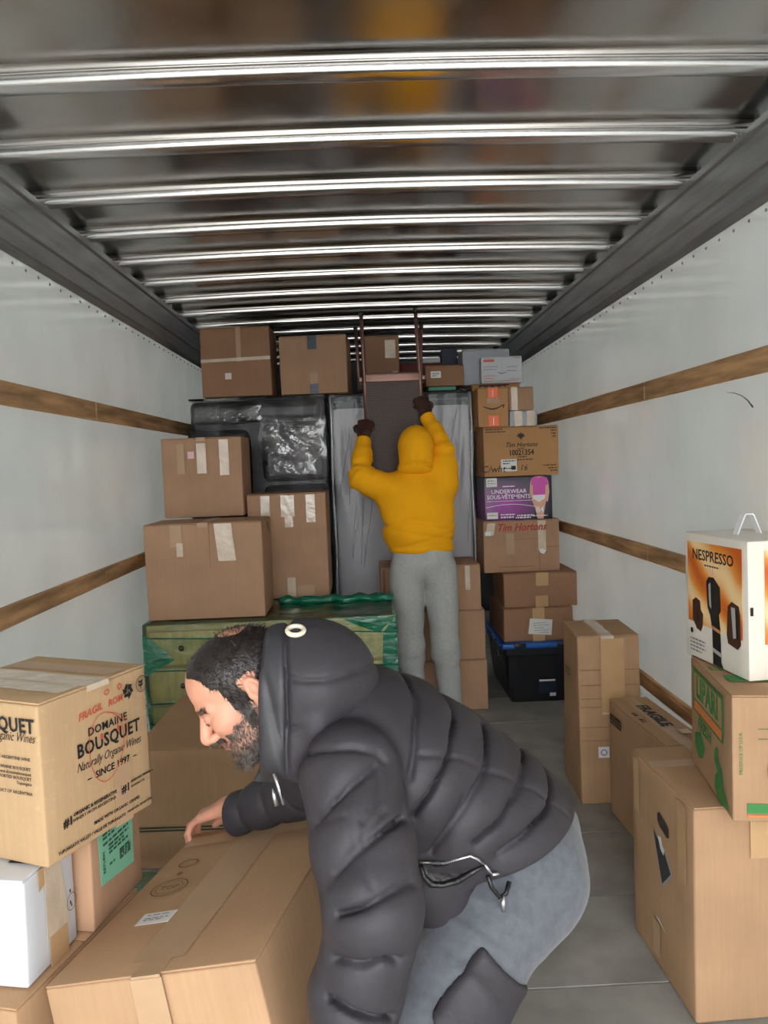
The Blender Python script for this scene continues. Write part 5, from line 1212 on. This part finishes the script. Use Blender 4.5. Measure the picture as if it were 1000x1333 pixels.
hd = ell(P, (.284, 4.375, 1.600), (.100, .115, .118)); hd = smin(hd, ell(P, (.284, 4.33, 1.52), (.092, .075, .055)), .05)
hd = smin(hd, ell(P, (.284, 4.37, 1.475), (.105, .095, .045)), .03)
hd = hd+nz(P, 26, 24)*.004+.006*np.exp(-((P[..., 2]-1.505+.9*(P[..., 0]-.284)**2*4)/.009)**2)+.005*np.exp(-((np.abs(P[..., 0]-.284)-.5*(P[..., 2]-1.46)*.5)/.007)**2)*(P[..., 2] < 1.56)-.0025*np.exp(-((P[..., 0]-.286)/.004)**2)
hd = smax(hd, -(ell(P, (.283, 4.46, 1.60), (.075, .11, .095))), .01)
V, F = relax(*nets(hd, lo, h), 1); skin_mesh('hood', [(local(V), F)], YEL, m2)
# sweatpants
P, lo, h = grid((.06, 4.18, .04), (.56, 4.62, 1.09), .0085)
W_ = nz(P, 16, 41)*.006+nz(P, 40, 42)*.0025
d = chain(P, [(.298, 4.385, 1.04, .165, .118), (.300, 4.38, .95, .176, .126)], (1, 0, 0))[0]
for s, x0, x1, x2, k in ((-1, .210, .212, .224, 51), (1, .392, .408, .434, 52)):
    lg, T, _ = chain(P, [(x0, 4.385, .87, .096), (x1, 4.365, .46, .074), (x2, 4.42, .13, .062)], None, .04)
    d = smin(d, lg+.004*np.sin(T*60+4*nz(P, 15, k))*np.exp(-((T-.42)/.12)**2), .04)
d = d+W_+.008*np.exp(-((P[..., 0]-.30)/.012)**2)*(P[..., 1] < 4.36)*np.clip((.98-P[..., 2])/.1, 0, 1)*(P[..., 2] > .74)
d = smax(d, .085-P[..., 2], .01)
V, F = relax(*nets(d, lo, h), 1); skin_mesh('sweatpants', [(local(V), F)], GSW, m2)
for c in ((.224, 4.42), (.434, 4.42)):
    P, lo, h = grid((c[0]-.08, c[1]-.14, -.01), (c[0]+.08, c[1]+.24, .15), .009)
    d = smin(ell(P, (c[0], c[1]+.08, .045), (.048, .135, .045)), cone(P, (c[0], c[1]-.01, .06), (c[0], c[1]-.01, .10), .05, .048), .04); d = np.maximum(d, .022-P[..., 2])
    V, F = nets(d, lo, h); so_, _, _ = skin_mesh('shoe', [(local(V), F)], SHOE, m2)
    d = np.maximum(ell(P, (c[0], c[1]+.07, .02), (.054, .155, .06)), np.maximum(P[..., 2]-.026, .001-P[..., 2]))
    V, F = nets(d, lo, h); skin_mesh('sole', [(local(V), F)], SOLE, so_)
